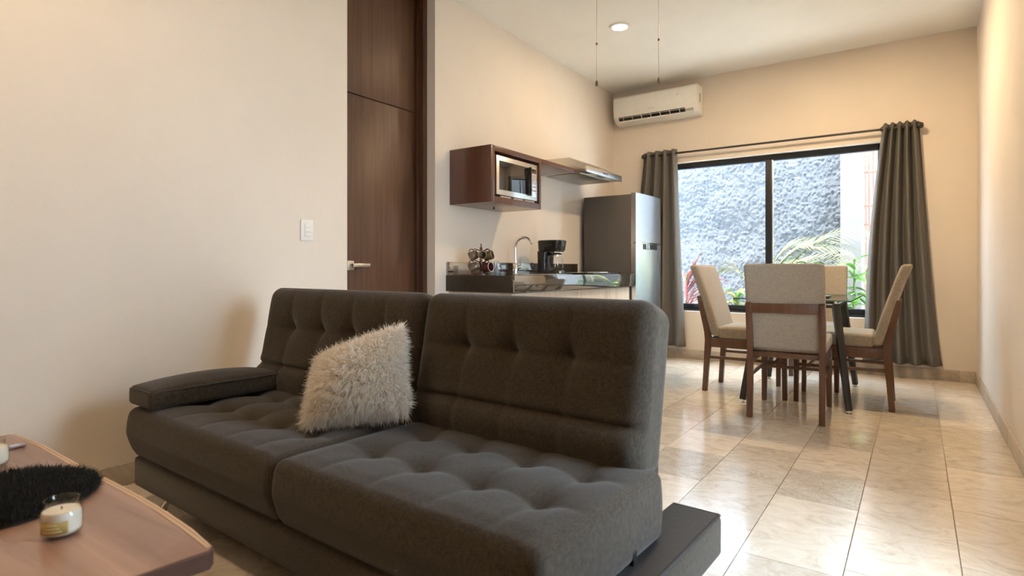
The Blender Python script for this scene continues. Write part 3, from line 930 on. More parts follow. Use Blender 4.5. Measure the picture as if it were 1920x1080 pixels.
def mug(label, key, mat, tilt, size=1.0, inner='mug_rim', spin=0.0):
    a, z = pegs[key]
    pos = Vector((-2.63 + 0.050 * math.cos(a), 3.40 + 0.050 * math.sin(a), CZ + z - 0.038))
    t = thing('mug', pos, label, 'mug', group='mugs on the mug tree')
    ax = Vector((math.cos(a + spin), math.sin(a + spin), tilt)).normalized()       # mouth direction
    rot = ax.to_track_quat('Z', 'Y').to_matrix().to_4x4()
    k = size
    m2 = rot @ Matrix.Translation((0, 0, -0.03 * k))
    lathe('cup', [(0, 0), (0.022 * k, 0), (0.029 * k, 0.006 * k), (0.034 * k, 0.03 * k), (0.034 * k, 0.07 * k), (0.031 * k, 0.07 * k), (0.031 * k, 0.03 * k), (0.025 * k, 0.01 * k), (0, 0.008 * k)], mat, t, 24, (0, 0, 0), m2)
    torus('rim', (0, 0, 0), 0.0325 * k, 0.0018 * k, M[inner], t, 'Z', 24, 6, m2 @ Matrix.Translation((0, 0, 0.07 * k)))
    up = Vector((0, 0, 1)) - ax * ax.z
    up.normalize()
    pts = []
    for s in np.linspace(-1, 1, 9):
        pts.append(ax * (0.007 * k + s * 0.02 * k) + up * (0.033 * k + 0.017 * k * (1 - s * s)))
    tube('handle', pts, 0.0042 * k, mat, t, 8)
mug('bronze mug on the upper tier of the mug tree, nearest the door', 'a', M['mug'], -0.45)
mug('bronze mug with its gold-rimmed mouth turned to the room, upper tier of the tree', 'b', M['mug'], -0.15, 0.9)
mug('bronze mug on the upper tier of the mug tree, nearest the faucet', 'c', M['mug'], 0.25)
mug('bronze mug on the lower tier of the mug tree, nearest the door', 'd', M['mug'], -0.45)
mug('plum mug with a white mouth low on the mug tree, beside the tumbler', 'e', M['mug_red'], 0.1, 1.05, 'mug_white')
tg = lathe('drinking_glass', [(0, 0), (0.026, 0), (0.033, 0.11), (0.0315, 0.11), (0.0245, 0.006), (0, 0.006)], M['jar_glass'], None, 28)
tg.location = (-2.60, 3.525, CZ)
tag(tg, 'clear straight drinking glass on the worktop beside the mug tree', 'glass')

# wall cabinet with microwave, shelf, hood
KX, KY0, KY1, KZ0, KZ1 = -2.482, 3.325, 3.998, 1.431, 1.84
wc = thing('wall_cabinet', (XL, KY0, KZ0), 'walnut wall cabinet box holding the microwave', 'cabinet')
box('side_panel', (XL + 0.0005, KY0, KZ0), (KX, KY0 + 0.045, KZ1), M['cab_wood'], wc, 0.002)
box('side_panel', (XL + 0.0005, KY1 - 0.028, KZ0), (KX, KY1, KZ1), M['cab_wood'], wc, 0.002)
box('top_panel', (XL + 0.0005, KY0 + 0.045, KZ1 - 0.04), (KX, KY1 - 0.028, KZ1), M['cab_wood'], wc, 0.002)
box('bottom_panel', (XL + 0.0005, KY0 + 0.045, KZ0), (KX, KY1 - 0.028, KZ0 + 0.045), M['cab_wood'], wc, 0.002)
box('back_panel', (XL + 0.0005, KY0 + 0.045, KZ0 + 0.045), (XL + 0.01, KY1 - 0.028, KZ1 - 0.04), M['black_plastic'], wc, 0)
lathe('bumper_knob', [(0, -0.022), (0.007, -0.020), (0.008, -0.010), (0.004, -0.004), (0.004, 0.0), (0, 0.0)], M['black_metal'], wc, 12, (-2.66 - XL, 3.60 - KY0, 0.0))
sh = box('wall_shelf', (XL + 0.0005, KY1 + 0.001, KZ1 - 0.036), (KX, 4.545, KZ1), M['cab_wood'], None, 0.002)
tag(sh, 'walnut wall shelf bridging the microwave cabinet and the range hood', 'shelf')

mw = thing('microwave', (-2.70, 3.37, KZ0 + 0.045), 'silver microwave oven with a dark window inside the wall cabinet', 'microwave')
MY0, MY1, MZ0, MZ1 = 3.392, 3.952, KZ0 + 0.062, KZ1 - 0.058
box('casing', (-2.84, MY0, MZ0 - 0.006), (-2.505, MY1, MZ1), M['black_plastic'], mw, 0.004)
dr = box('door', (-2.505, MY0 + 0.006, MZ0), (-2.488, MY1 - 0.004, MZ1 - 0.004), M['steel'], mw, 0.004)
box('window', (-2.489, MY0 + 0.04, MZ0 + 0.038), (-2.4865, MY1 - 0.135, MZ1 - 0.04), M['dark_glass'], dr, 0.001)
box('handle', (-2.487, MY1 - 0.128, MZ0 + 0.03), (-2.468, MY1 - 0.112, MZ1 - 0.035), M['black_plastic'], dr, 0.003)
pnl = box('control_panel', (-2.489, MY1 - 0.10, MZ0 + 0.025), (-2.4868, MY1 - 0.012, MZ1 - 0.03), M['steel'], mw, 0.001)
box('display', (-2.4872, MY1 - 0.092, MZ1 - 0.075), (-2.4860, MY1 - 0.02, MZ1 - 0.042), M['dark_glass'], pnl, 0)
for i in range(5):
    for j in range(3):
        box('button', (-2.4870, MY1 - 0.090 + j * 0.025, MZ1 - 0.105 - i * 0.028), (-2.4858, MY1 - 0.072 + j * 0.025, MZ1 - 0.09 - i * 0.028), M['grey_plastic'], pnl, 0)
for k in range(3):
    box('foot', (-2.50, MY0 + 0.06 + k * 0.16, KZ0 + 0.0455), (-2.486, MY0 + 0.19 + k * 0.16, MZ0 - 0.006), M['grey_plastic'], mw, 0.001)

HX, HY0, HY1, HZ = -2.385, 4.60, 5.345, 1.812
hood = thing('range_hood', (XL, HY0, HZ), 'slim stainless range hood jutting from the kitchen wall', 'range hood')
prism('canopy', [(0.0005, 0.006), (HX - XL - 0.012, 0.006), (HX - XL - 0.012, 0.052), (-2.56 - XL, 0.142), (0.0005, 0.15)], 'Y', 0, HY1 - HY0, M['nickel'], hood, 0.002)
box('front_panel', (HX - 0.012, HY0, HZ), (HX, HY1, HZ + 0.056), M['steel'], hood, 0.002)
fp = box('grease_filter', (XL + 0.05, HY0 + 0.04, HZ - 0.002), (HX - 0.09, HY1 - 0.04, HZ + 0.007), M['steel_filter'], hood, 0.002)
for k in range(4):
    box('button', (HX - 0.001, HY0 + 0.335 + k * 0.024, HZ + 0.022), (HX + 0.002, HY0 + 0.350 + k * 0.024, HZ + 0.034), M['black_plastic'], hood, 0.001)
box('badge', (HX - 0.001, HY0 + 0.05, HZ + 0.024), (HX + 0.0012, HY0 + 0.10, HZ + 0.034), M['grey_plastic'], hood, 0)
for k in range(2):
    box('lamp_cover', (HX - 0.075, HY0 + 0.16 + k * 0.30, HZ + 0.001), (HX - 0.035, HY0 + 0.28 + k * 0.30, HZ + 0.0075), M['white_plastic'], hood, 0.001)

# refrigerator
RX0, RX1, RY0, RY1, RZ = -2.815, -2.232, 5.368, 6.055, 1.70
rf = thing('refrigerator', (RX0, RY0, 0), 'two-door stainless refrigerator with dark grey sides in the corner', 'refrigerator')
box('body', (RX0, RY0, 0.03), (RX1 - 0.07, RY1, RZ - 0.012), M['fridge_side'], rf, 0.006)
def fridge_door(z0, z1, nm):
    o = wloc(rf)
    w = RY1 - RY0
    bm = bmesh.new()
    pts = []
    for t in np.linspace(0, 1, 13):
        pts.append((RX1 - 0.016 + 0.016 * math.sin(math.pi * t) ** 0.8 - o.x, RY0 + w * t - o.y))
    poly = [(RX1 - 0.066 - o.x, 0)] + pts + [(RX1 - 0.066 - o.x, w)]
    v0 = [bm.verts.new((x, y, z0)) for x, y in poly]
    v1 = [bm.verts.new((x, y, z1)) for x, y in poly]
    bm.faces.new(v0[::-1])
    bm.faces.new(v1)
    for i in range(len(poly)):
        j = (i + 1) % len(poly)
        bm.faces.new((v0[i], v0[j], v1[j], v1[i]))
    return link(nm, finish(bm, nm, angle=0.5), M['steel'], rf)
fridge_door(0.05, 1.205, 'fridge_door')
fridge_door(1.222, RZ, 'freezer_door')
box('door_gap_trim', (RX1 - 0.068, RY0 + 0.002, 1.205), (RX1 - 0.012, RY1 - 0.002, 1.222), M['chrome'], rf, 0.001)
box('handle_recess', (RX1 - 0.03, RY0 + 0.16, 1.150), (RX1 + 0.0012, RY1 - 0.16, 1.204), M['black_plastic'], rf, 0.003)
for k in range(2):
    box('badge', (RX1 - 0.03, RY0 + 0.235 + k * 0.055, 1.155), (RX1 + 0.003, RY0 + 0.262 + k * 0.055, 1.198), M['steel'], rf, 0.001)
for (fx, fy) in ((RX0 + 0.06, RY0 + 0.06), (RX0 + 0.06, RY1 - 0.06), (RX1 - 0.13, RY0 + 0.06), (RX1 - 0.13, RY1 - 0.06)):
    lathe('foot', [(0, 0), (0.02, 0), (0.02, 0.03), (0, 0.03)], M['black_plastic'], rf, 12, (fx - RX0, fy - RY0, 0))

# ------------------------------------------------------------------ dining set
dt = thing('dining_table', (-0.712, 4.915, 0), 'glass-topped dining table with splayed black legs', 'table')
TX0, TX1, TY0, TY1, TZ = -1.085, -0.352, 4.385, 5.46, 0.736
box('glass_top', (TX0, TY0, TZ), (TX1, TY1, TZ + 0.009), M['table_glass'], dt, 0)
e = 0.0025
boxes('glass_edge', [((TX0 - e, TY0 - e, TZ), (TX1 + e, TY0, TZ + 0.009)), ((TX0 - e, TY1, TZ), (TX1 + e, TY1 + e, TZ + 0.009)),
                     ((TX0 - e, TY0, TZ), (TX0, TY1, TZ + 0.009)), ((TX1, TY0, TZ), (TX1 + e, TY1, TZ + 0.009))], M['glass_edge'], dt)
feet = [(-1.019, 4.36), (-0.362, 4.40), (-0.405, 5.465), (-1.055, 5.45)]
tops = [(-0.955, 4.63), (-0.462, 4.635), (-0.47, 5.20), (-0.955, 5.20)]
off = wloc(dt)
for (fx, fy), (tx, ty) in zip(feet, tops):
    lg = bar('leg', Vector((fx, fy, 0.022)) - off, Vector((tx, ty, 0.705)) - off, 0.036, M['black_metal'], dt, 0.05, None, None, 0.004)
    lathe('levelling_foot', [(0, 0), (0.019, 0), (0.019, 0.006), (0.008, 0.010), (0.008, 0.026), (0, 0.026)], M['chrome'], lg, 16, Vector((fx, fy, 0)) - off)
    lathe('glass_pad', [(0, 0.702), (0.012, 0.702), (0.012, 0.728), (0.024, 0.730), (0.024, 0.7355), (0, 0.7355)], M['chrome'], lg, 16, Vector((tx, ty, 0)) - off)
for i in range(4):
    a, b = tops[i], tops[(i + 1) % 4]
    bar('rail', Vector((*a, 0.69)) - off, Vector((*b, 0.69)) - off, 0.022, M['black_metal'], dt, bev=0.002)
ph = box('phone', (-0.585, 4.76, TZ + 0.0092), (-0.515, 4.90, TZ + 0.022), M['alu_dark'], None, 0.004)
tag(ph, 'small black slab-like device lying on the glass dining table', 'device')

def make_chair():
    t = thing('dining_chair', (0, 0, 0), 'x', 'chair', group='four upholstered dining chairs')
    W = M['chair_wood']
    for s in (-1, 1):
        # rear leg: lower straight, upper leaning back; polygon in (y, z)
        poly = [(-0.018, 0.0), (0.018, 0.0), (0.050, 0.40), (0.046, 0.46), (-0.024, 0.745), (-0.060, 0.738), (0.000, 0.46), (0.008, 0.40)]
        x = s * 0.207
        prism('rear_leg', poly, 'X', x - 0.0175, x + 0.0175, W, t, 0.003)
        bar('front_leg', (s * 0.208, 0.58, 0.0), (s * 0.205, 0.575, 0.40), 0.032, W, t, 0.042, None, None, 0.003)
        bar('side_rail', (s * 0.207, 0.03, 0.382), (s * 0.207, 0.585, 0.382), 0.026, W, t, None, 0.07, None, 0.003)
        bar('side_stretcher', (s * 0.207, 0.02, 0.268), (s * 0.207, 0.58, 0.268), 0.016, W, t, None, 0.022, None, 0.002)
    bar('back_rail', (-0.19, -0.036, 0.706), (0.19, -0.036, 0.706), 0.026, W, t, None, 0.062, None, 0.003)
    bar('front_rail', (-0.19, 0.578, 0.385), (0.19, 0.578, 0.385), 0.024, W, t, None, 0.066, None, 0.003)
    bar('rear_rail', (-0.19, 0.035, 0.405), (0.19, 0.035, 0.405), 0.022, W, t, None, 0.03, None, 0.003)
    bar('cross_stretcher', (-0.207, 0.50, 0.262), (0.207, 0.50, 0.262), 0.016, W, t, None, 0.020, None, 0.002)
    def puff(V, n, h):
        V = V.copy()
        V[:, 2] += 0.012 * np.clip(n[:, 2], 0, 1) * np.cos(V[:, 0] / h[0] * 1.4) * np.cos(V[:, 1] / h[1] * 1.4)
        return V
    soft_box('seat', (-0.226, 0.105, 0.420), (0.226, 0.600, 0.510), 0.022, 0.05, M['chair_cloth'], t, puff)
    def lean(V):
        V = V.copy()
        z = V[:, 2] - 0.43
        V[:, 1] += 0.085 - 0.255 * z - 0.10 * z * z
        return V
    soft_box('backrest', (-0.226, -0.034, 0.432), (0.226, 0.034, 0.985), 0.022, 0.06, M['chair_cloth'], t, None, lean)
    return t
chair0 = make_chair()
spots = [(-0.676, 3.975, 0.045, 'upholstered dining chair with its back to the sofa, nearest of the four'),
         (-1.357, 4.834, -math.pi / 2 - 0.03, 'upholstered dining chair on the refrigerator side of the glass table'),
         (-0.137, 4.85, math.pi / 2 + 0.02, 'upholstered dining chair on the bare wall side of the glass table'),
         (-0.712, 5.71, math.pi, 'upholstered dining chair under the window, on the far side of the glass table')]
for i, (x, y, rz, lab) in enumerate(spots):
    c = chair0 if i == 0 else copy_tree(chair0)
    c.location = (x, y, 0)
    c.rotation_euler = (0, 0, rz)
    c['label'] = lab

# ------------------------------------------------------------------ sofa
SA = math.radians(-2.6)
sofa = thing('sofa_bed', (-2.557, 1.03, 0), 'charcoal tufted fabric sofa bed with a split backrest', 'sofa', SA)
def tufts(us, vs, u_axis, v_axis, w_axis, sgn, depth, rad, groove, puff, center, extra=None):
    """Displacement for one cushion face: buttons at (us x vs), stitched lines through them, puffed fields between."""
    def f(V, n, h):
        P = V + center
        u, v = P[:, u_axis], P[:, v_axis]
        face = np.clip(sgn * n[:, w_axis], 0, 1)
        edge = np.clip((h[u_axis] - np.abs(V[:, u_axis])) / 0.07, 0, 1) * np.clip((h[v_axis] - np.abs(V[:, v_axis])) / 0.07, 0, 1)
        d = np.zeros(len(V))
        for a in us:
            d -= groove * np.exp(-((u - a) / 0.010) ** 2) * edge
            d -= groove * 0.9 * np.exp(-((u - a) / 0.03) ** 2) * edge
        for b in vs:
            d -= groove * np.exp(-((v - b) / 0.010) ** 2) * edge
            d -= groove * 0.9 * np.exp(-((v - b) / 0.03) ** 2) * edge
        for a in us:
            for b in vs:
                rr = np.sqrt((u - a) ** 2 + (v - b) ** 2)
                d -= depth * np.exp(-(rr / rad) ** 1.3)
        d += puff * edge
        if extra is not None:
            d += extra(u, v)
        V = V.copy()
        V[:, w_axis] += sgn * d * face
        return V
    return f
SU, SM = 1.965, 1.042
def seat_cushion(u0, u1, us, vs):
    lo, hi = (u0, 0.0, 0.217), (u1, 0.60, 0.405)
    c = (np.array(lo) + np.array(hi)) / 2
    tf = tufts(us, vs, 0, 1, 2, 1, 0.030, 0.050, 0.0028, 0.012, c)
    def f(V, n, h):
        V = tf(V, n, h)
        # front and end faces belly out a little and draw in below
        k = np.clip(-n[:, 1], 0, 1)
        zz = V[:, 2] / h[2]
        V[:, 1] += k * (0.016 * zz * zz - 0.012 + 0.02 * np.clip(-zz, 0, 1))
        V[:, 0] += n[:, 0] * 0.008 * (1 - zz * zz)
        return V
    return soft_box('seat_cushion', lo, hi, 0.026, 0.010, M['sofa'], sofa, f)
seat_cushion(0.0, SM - 0.003, (0.155, 0.345, 0.535, 0.72, 0.90), (0.22, 0.43))
seat_cushion(SM + 0.003, SU, (1.23, 1.425, 1.63, 1.82), (0.22, 0.43))

BZ0, BZ1, BT = 0.36, 0.868, 0.17
def back_cushion(u0, u1, us):
    lo, hi = (u0, 0.0, BZ0), (u1, BT, BZ1)
    c = (np.array(lo) + np.array(hi)) / 2
    def fold(u, v):
        return -0.018 * np.exp(-((v - 0.515) / 0.011) ** 2) + 0.016 * np.exp(-((v - 0.465) / 0.04) ** 2) - 0.006 * np.clip((v - 0.515) / 0.05, 0, 1)
    tf = tufts(us, (0.685,), 0, 2, 1, -1, 0.036, 0.042, 0.0042, 0.010, c, fold)
    def f(V, n, h):
        V = tf(V, n, h)
        return V
    def lean(P):
        P = P.copy()
        z = P[:, 2] - BZ0
        P[:, 1] += 0.515 + 0.19 * z
        # the far top edge drops, as a padded roll does
        P[:, 2] -= 0.05 * np.clip((P[:, 1] - (0.515 + 0.19 * z)) / BT, 0, 1) ** 1.6 * np.clip(z / 0.5, 0, 1)
        return P
    return soft_box('back_cushion', lo, hi, 0.052, 0.0105, M['sofa'], sofa, f, lean)
back_cushion(-0.028, SM - 0.022, (0.19, 0.41, 0.62, 0.82))
back_cushion(SM - 0.014, SU - 0.035, (1.25, 1.455, 1.67))
# base: rails all round, the end rail sticks out past the seat
bz0, bz1 = 0.10, 0.214
box('front_rail', (0.022, 0.014, bz0), (2.0, 0.10, bz1), M['sofa'], sofa, 0.012, world=False)
box('rear_rail', (0.03, 0.55, bz0), (1.886, 0.63, bz1), M['sofa'], sofa, 0.01, world=False)
box('end_rail', (0.023, 0.102, bz0), (0.16, 0.55, bz1), M['sofa'], sofa, 0.01, world=False)
wing = box('end_rail', (1.888, 0.06, bz0), (2.045, 0.852, bz1 + 0.002), M['sofa'], sofa, 0.012, world=False)
box('leatherette_top', (1.892, 0.066, bz1 - 0.004), (2.036, 0.846, bz1 + 0.0065), M['leather'], wing, 0.005, world=False)
tube('piping', [(2.0385, 0.07, bz1 + 0.003), (2.0385, 0.845, bz1 + 0.003)], 0.0045, M['leather'], wing, 8)
tube('piping', [(1.895, 0.847, bz1 + 0.003), (2.036, 0.847, bz1 + 0.003)], 0.004, M['leather'], wing, 8)
boxes('pull_strap', [((1.950, 0.34, bz1 + 0.006), (1.962, 0.42, bz1 + 0.03)), ((1.955, 0.405, bz1 + 0.006), (1.972, 0.425, bz1 + 0.042))], M['black_plastic'], wing, 0.003, world=False)
boxes('underframe', [((0.10, 0.10, 0.18), (1.88, 0.55, 0.212))], M['black_metal'], sofa, 0.0, world=False)
for u in (0.30, 1.60):
    box('hinge', (u, 0.56, 0.20), (u + 0.06, 0.70, 0.37), M['black_metal'], sofa, 0.004, world=False)
box('side_hinge', (SU - 0.065, 0.575, 0.24), (SU - 0.045, 0.68, 0.40), M['black_metal'], sofa, 0.006, world=False)
for (lx, ly, ox, oy) in ((0.16, 0.12, -0.05, -0.035), (1.86, 0.12, 0.05, -0.035), (0.16, 0.58, -0.05, 0.03), (1.93, 0.76, 0.04, 0.03)):
    for dd in (-0.016, 0.016):
        pass
    lg = tube('leg', [(lx, ly, bz0 + 0.002), (lx + ox, ly + oy, 0.006)], [0.017, 0.013], M['chrome'], sofa, 16)
    lathe('foot_pad', [(0, 0), (0.015, 0), (0.015, 0.007), (0, 0.007)], M['black_plastic'], lg, 14, (lx + ox, ly + oy, 0))
# loose arm cushion
def arm_bulge(V, n, h):
    V = V.copy()
    t = 1 - (V[:, 1] / h[1]) ** 2
    s = 1 - (V[:, 0] / h[0]) ** 2
    V[:, 2] += np.clip(n[:, 2], 0, 1) * (0.038 * np.clip(t, 0, 1) ** 0.6 * np.clip(s, 0, 1) ** 0.5)
    V[:, 0] += n[:, 0] * 0.012 * np.clip(t, 0, 1)
    return V
arm = thing('arm_cushion', (-2.557, 1.03, 0.417), 'flat charcoal arm cushion lying on the wall end of the sofa seat', 'cushion', SA)
ac_mesh = soft_box('cover', (-0.012, 0.005, 0.0), (0.198, 0.545, 0.068), 0.018, 0.02, M['sofa'], arm, arm_bulge)
tube('piping', [(0.19, 0.02, 0.066), (0.205, 0.15, 0.069), (0.209, 0.28, 0.071), (0.205, 0.42, 0.069), (0.19, 0.53, 0.066)], 0.0035, M['sofa_seam'], arm, 6)
tube('piping', [(0.0, 0.009, 0.062), (0.09, 0.008, 0.068), (0.185, 0.011, 0.064)], 0.003, M['sofa_seam'], arm, 6)

# ------------------------------------------------------------------ furry pillow
def sofa_pt(u, v, z):
    c, s = math.cos(SA), math.sin(SA)
    return Vector((-2.557 + u * c - v * s, 1.03 + u * s + v * c, z))
def fur_mesh(name, roots, normals, length, width, droop, spread, seed, segs=2):
    g = np.random.default_rng(seed)
    n = len(roots)
    k_ = 2 * math.pi / 0.035
    swirl = np.stack([np.sin(roots @ np.array([k_, 0.6 * k_, 0.3 * k_]) + 1.0), np.sin(roots @ np.array([-0.4 * k_, k_, 0.7 * k_])), np.sin(roots @ np.array([0.5 * k_, -0.6 * k_, k_]) + 2.0)], 1)
    d = normals + spread * (0.55 * g.standard_normal((n, 3)) + 0.9 * swirl)
    d[:, 2] -= droop
    d /= np.linalg.norm(d, axis=1, keepdims=True)
    L = length * (0.6 + 0.6 * g.random(n))[:, None]
    bend = 0.35 * g.standard_normal((n, 3))
    bend[:, 2] -= droop * 1.2
    sd = np.cross(d, g.standard_normal((n, 3)))
    sd /= np.linalg.norm(sd, axis=1, keepdims=True)
    verts = []
    for k in range(segs + 1):
        t = k / segs
        c = roots + d * L * t + bend * L * (t * t) * 0.5
        w = width * (1 - 0.85 * t)
        verts.append(c - sd * w)
        verts.append(c + sd * w)
    V = np.stack(verts, 1).reshape(-1, 3)
    m = 2 * (segs + 1)
    base = np.arange(n)[:, None] * m
    fs = [base + np.array([[2 * k, 2 * k + 1, 2 * k + 3, 2 * k + 2]]) for k in range(segs)]
    Fc = np.concatenate(fs)
    me = bpy.data.meshes.new(name)
    me.from_pydata(V.tolist(), [], Fc.tolist())
    me.update()
    return me

cA, cL, cT, cR = sofa_pt(0.846, 0.232, 0.428), sofa_pt(0.812, 0.315, 0.640), sofa_pt(1.066, 0.470, 0.752), sofa_pt(1.150, 0.420, 0.478)
ctr = (cA + cL + cT + cR) / 4
pw = thing('furry_pillow', (ctr.x, ctr.y, 0.415), 'fluffy white faux fur throw pillow leaning on the sofa backrest', 'pillow')
poff = Vector((ctr.x, ctr.y, 0.415))
nrm_p = (cR - cA).cross(cL - cA).normalized()
if nrm_p.y > 0:
    nrm_p = -nrm_p
npil = 26
pv, pf = [], []
for side in (1, -1):
    for i in range(npil + 1):
        for j in range(npil + 1):
            a, b = i / npil, j / npil
            q = cA * (1 - a) * (1 - b) + cR * a * (1 - b) + cL * (1 - a) * b + cT * a * b
            pin = 1 - 0.06 * (math.sin(math.pi * a) * (abs(2 * b - 1) ** 3) + math.sin(math.pi * b) * (abs(2 * a - 1) ** 3)) * 1.0
            q = ctr + (q - ctr) * pin
            th = 0.085 * (max(0.0, math.sin(math.pi * a) * math.sin(math.pi * b))) ** 0.55
            pv.append(q + nrm_p * th * side - poff)
    base = 0 if side == 1 else (npil + 1) ** 2
    for i in range(npil):
        for j in range(npil):
            k = base + i * (npil + 1) + j
            f = (k, k + npil + 1, k + npil + 2, k + 1)
            pf.append(f if side == 1 else f[::-1])
bm = bmesh.new()
bvs = [bm.verts.new(v) for v in pv]
for f in pf:
    bm.faces.new([bvs[i] for i in f])
bmesh.ops.remove_doubles(bm, verts=bm.verts, dist=1e-4)
me = finish(bm, 'cover', angle=3.0)
vcen = sum((v.co for v in me.vertices), Vector()) / len(me.vertices)
if sum((v.co - vcen).dot(v.normal) for v in me.vertices) < 0:
    me.flip_normals()
cover = link('cover', me, M['fur_white'], pw)
def sample_surface(me, n, seed):
    g = np.random.default_rng(seed)
    me.calc_loop_triangles()
    co = np.array([v.co[:] for v in me.vertices])
    no = np.array([v.normal[:] for v in me.vertices])
    tr = np.array([t.vertices[:] for t in me.loop_triangles])
    A, B, C = co[tr[:, 0]], co[tr[:, 1]], co[tr[:, 2]]
    ar = np.linalg.norm(np.cross(B - A, C - A), axis=1)
    k = g.choice(len(tr), n, p=ar / ar.sum())
    r1, r2 = np.sqrt(g.random(n))[:, None], g.random(n)[:, None]
    w = (1 - r1, r1 * (1 - r2), r1 * r2)
    P = A[k] * w[0] + B[k] * w[1] + C[k] * w[2]
    Nn = no[tr[k, 0]] * w[0] + no[tr[k, 1]] * w[1] + no[tr[k, 2]] * w[2]
    Nn /= np.linalg.norm(Nn, axis=1, keepdims=True) + 1e-9
    return P, Nn
P0, N0 = sample_surface(me, 34000, 5)
fur = link('fur', fur_mesh('fur', P0, N0, 0.030, 0.0015, 0.30, 0.45, 6), M['fur_white'], pw)
tag(fur, kind='stuff')

# ------------------------------------------------------------------ coffee table and what lies on it
CTZ = 0.42
ct = thing('coffee_table', (-1.75, 0.33, 0), 'live-edge walnut slab coffee table in front of the sofa', 'table')
top_back = [(-2.39, 0.636), (-2.15, 0.640), (-1.864, 0.630), (-1.638, 0.628), (-1.48, 0.624), (-1.356, 0.617), (-1.22, 0.605), (-1.11, 0.592)]
top_front = [(-1.135, -0.03), (-1.40, -0.02), (-1.75, -0.035), (-2.05, -0.015), (-2.385, -0.03)]
outline = top_back + [(-1.094, 0.578), (-1.112, 0.45), (-1.125, 0.2)] + top_front + [(-2.392, 0.3)]
o = wloc(ct)
poly = [(x - o.x, y - o.y) for x, y in outline]
bm = bmesh.new()
v0 = [bm.verts.new((x, y, CTZ - 0.036)) for x, y in poly]
v1 = [bm.verts.new((x, y, CTZ)) for x, y in poly]
bm.faces.new(v0)
bm.faces.new(v1[::-1])
for i in range(len(poly)):
    j = (i + 1) % len(poly)
    bm.faces.new((v0[i], v1[i], v1[j], v0[j]))
bmesh.ops.bevel(bm, geom=bm.edges[:], offset=0.003, segments=2, profile=0.5, affect='EDGES')
link('slab_top', finish(bm, 'slab_top'), M['table_wood'], ct)
def edge_strip(pts, sgn):
    bm = bmesh.new()
    rows = []
    for q_, (x, y) in enumerate(pts):
        tp = 0.25 if q_ in (0, len(pts) - 1) else 1.0
        ring = []
        for dy, z in ((0.004, CTZ - 0.0345), (0.013, CTZ - 0.024), (0.014, CTZ - 0.012), (0.006, CTZ - 0.001), (-0.010, CTZ + 0.0008)):
            ring.append(bm.verts.new((x - o.x, y - o.y + sgn * (dy * tp if dy > 0 else dy), z)))
        rows.append(ring)
    for a, b in zip(rows, rows[1:]):
        for k in range(4):
            bm.faces.new((a[k], a[k + 1], b[k + 1], b[k]))
    for ring in (rows[0], rows[-1]):
        bm.faces.new(ring)
    return link('live_edge', finish(bm, 'live_edge'), M['live_edge'], ct)
edge_strip(top_back, 1)
edge_strip(top_front, -1)
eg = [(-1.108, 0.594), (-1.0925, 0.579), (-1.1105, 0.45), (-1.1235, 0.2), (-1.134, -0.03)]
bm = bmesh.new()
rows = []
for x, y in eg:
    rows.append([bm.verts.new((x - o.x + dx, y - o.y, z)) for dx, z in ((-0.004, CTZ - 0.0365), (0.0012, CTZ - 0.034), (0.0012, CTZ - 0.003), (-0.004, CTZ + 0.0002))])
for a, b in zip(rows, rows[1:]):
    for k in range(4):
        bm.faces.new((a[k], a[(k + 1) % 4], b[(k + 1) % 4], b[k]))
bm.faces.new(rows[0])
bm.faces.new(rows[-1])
link('shaded_end_grain', finish(bm, 'shaded_end_grain'), M['shaded_end_grain'], ct)  # dark end strip: end grain with the shade painted in
for (lx, ly) in ((-2.20, 0.10), (-2.20, 0.50), (-1.35, 0.10), (-1.35, 0.50)):
    bar('leg', (lx - o.x, ly - o.y, 0.0), (lx - o.x, ly - o.y, CTZ - 0.036), 0.05, M['table_wood'], ct, bev=0.003)

# black furry mat
mat_c = Vector((-1.735, 0.415, CTZ + 0.001))
fm = thing('furry_mat', mat_c, 'round black furry mat spread on the coffee table', 'mat')
RXm, RYm, ANG = 0.208, 0.208, 0.0
mv = [(0, 0, 0.006)]
ring_n = 48
for rr_, zz_ in ((0.5, 0.006), (0.93, 0.006), (1.0, 0.001)):
    for k in range(ring_n):
        a = 2 * math.pi * k / ring_n
        x, y = RXm * rr_ * math.cos(a), RYm * rr_ * math.sin(a)
        mv.append((x * math.cos(ANG) - y * math.sin(ANG), x * math.sin(ANG) + y * math.cos(ANG), zz_))
mf = [(0, 1 + k, 1 + (k + 1) % ring_n) for k in range(ring_n)]
for q in range(2):
    for k in range(ring_n):
        a, b = 1 + q * ring_n + k, 1 + q * ring_n + (k + 1) % ring_n
        mf.append((a, a + ring_n, b + ring_n, b))
mf.append(tuple(1 + 2 * ring_n + k for k in range(ring_n))[::-1])
mme = raw_mesh('backing', mv, mf, False)
link('backing', mme, M['fur_black'], fm)
g = np.random.default_rng(11)
nh = 26000
rr_ = np.sqrt(g.random(nh))
aa = g.random(nh) * 2 * math.pi
x, y = RXm * rr_ * np.cos(aa), RYm * rr_ * np.sin(aa)
roots = np.stack([x * math.cos(ANG) - y * math.sin(ANG), x * math.sin(ANG) + y * math.cos(ANG), np.full(nh, 0.005)], 1)
nn = np.stack([0.35 * rr_ * np.cos(aa), 0.35 * rr_ * np.sin(aa), np.full(nh, 0.9)], 1)
ff = link('fur', fur_mesh('fur', roots, nn, 0.015, 0.0009, 0.0, 0.5, 12), M['fur_black'], fm)
tag(ff, kind='stuff')

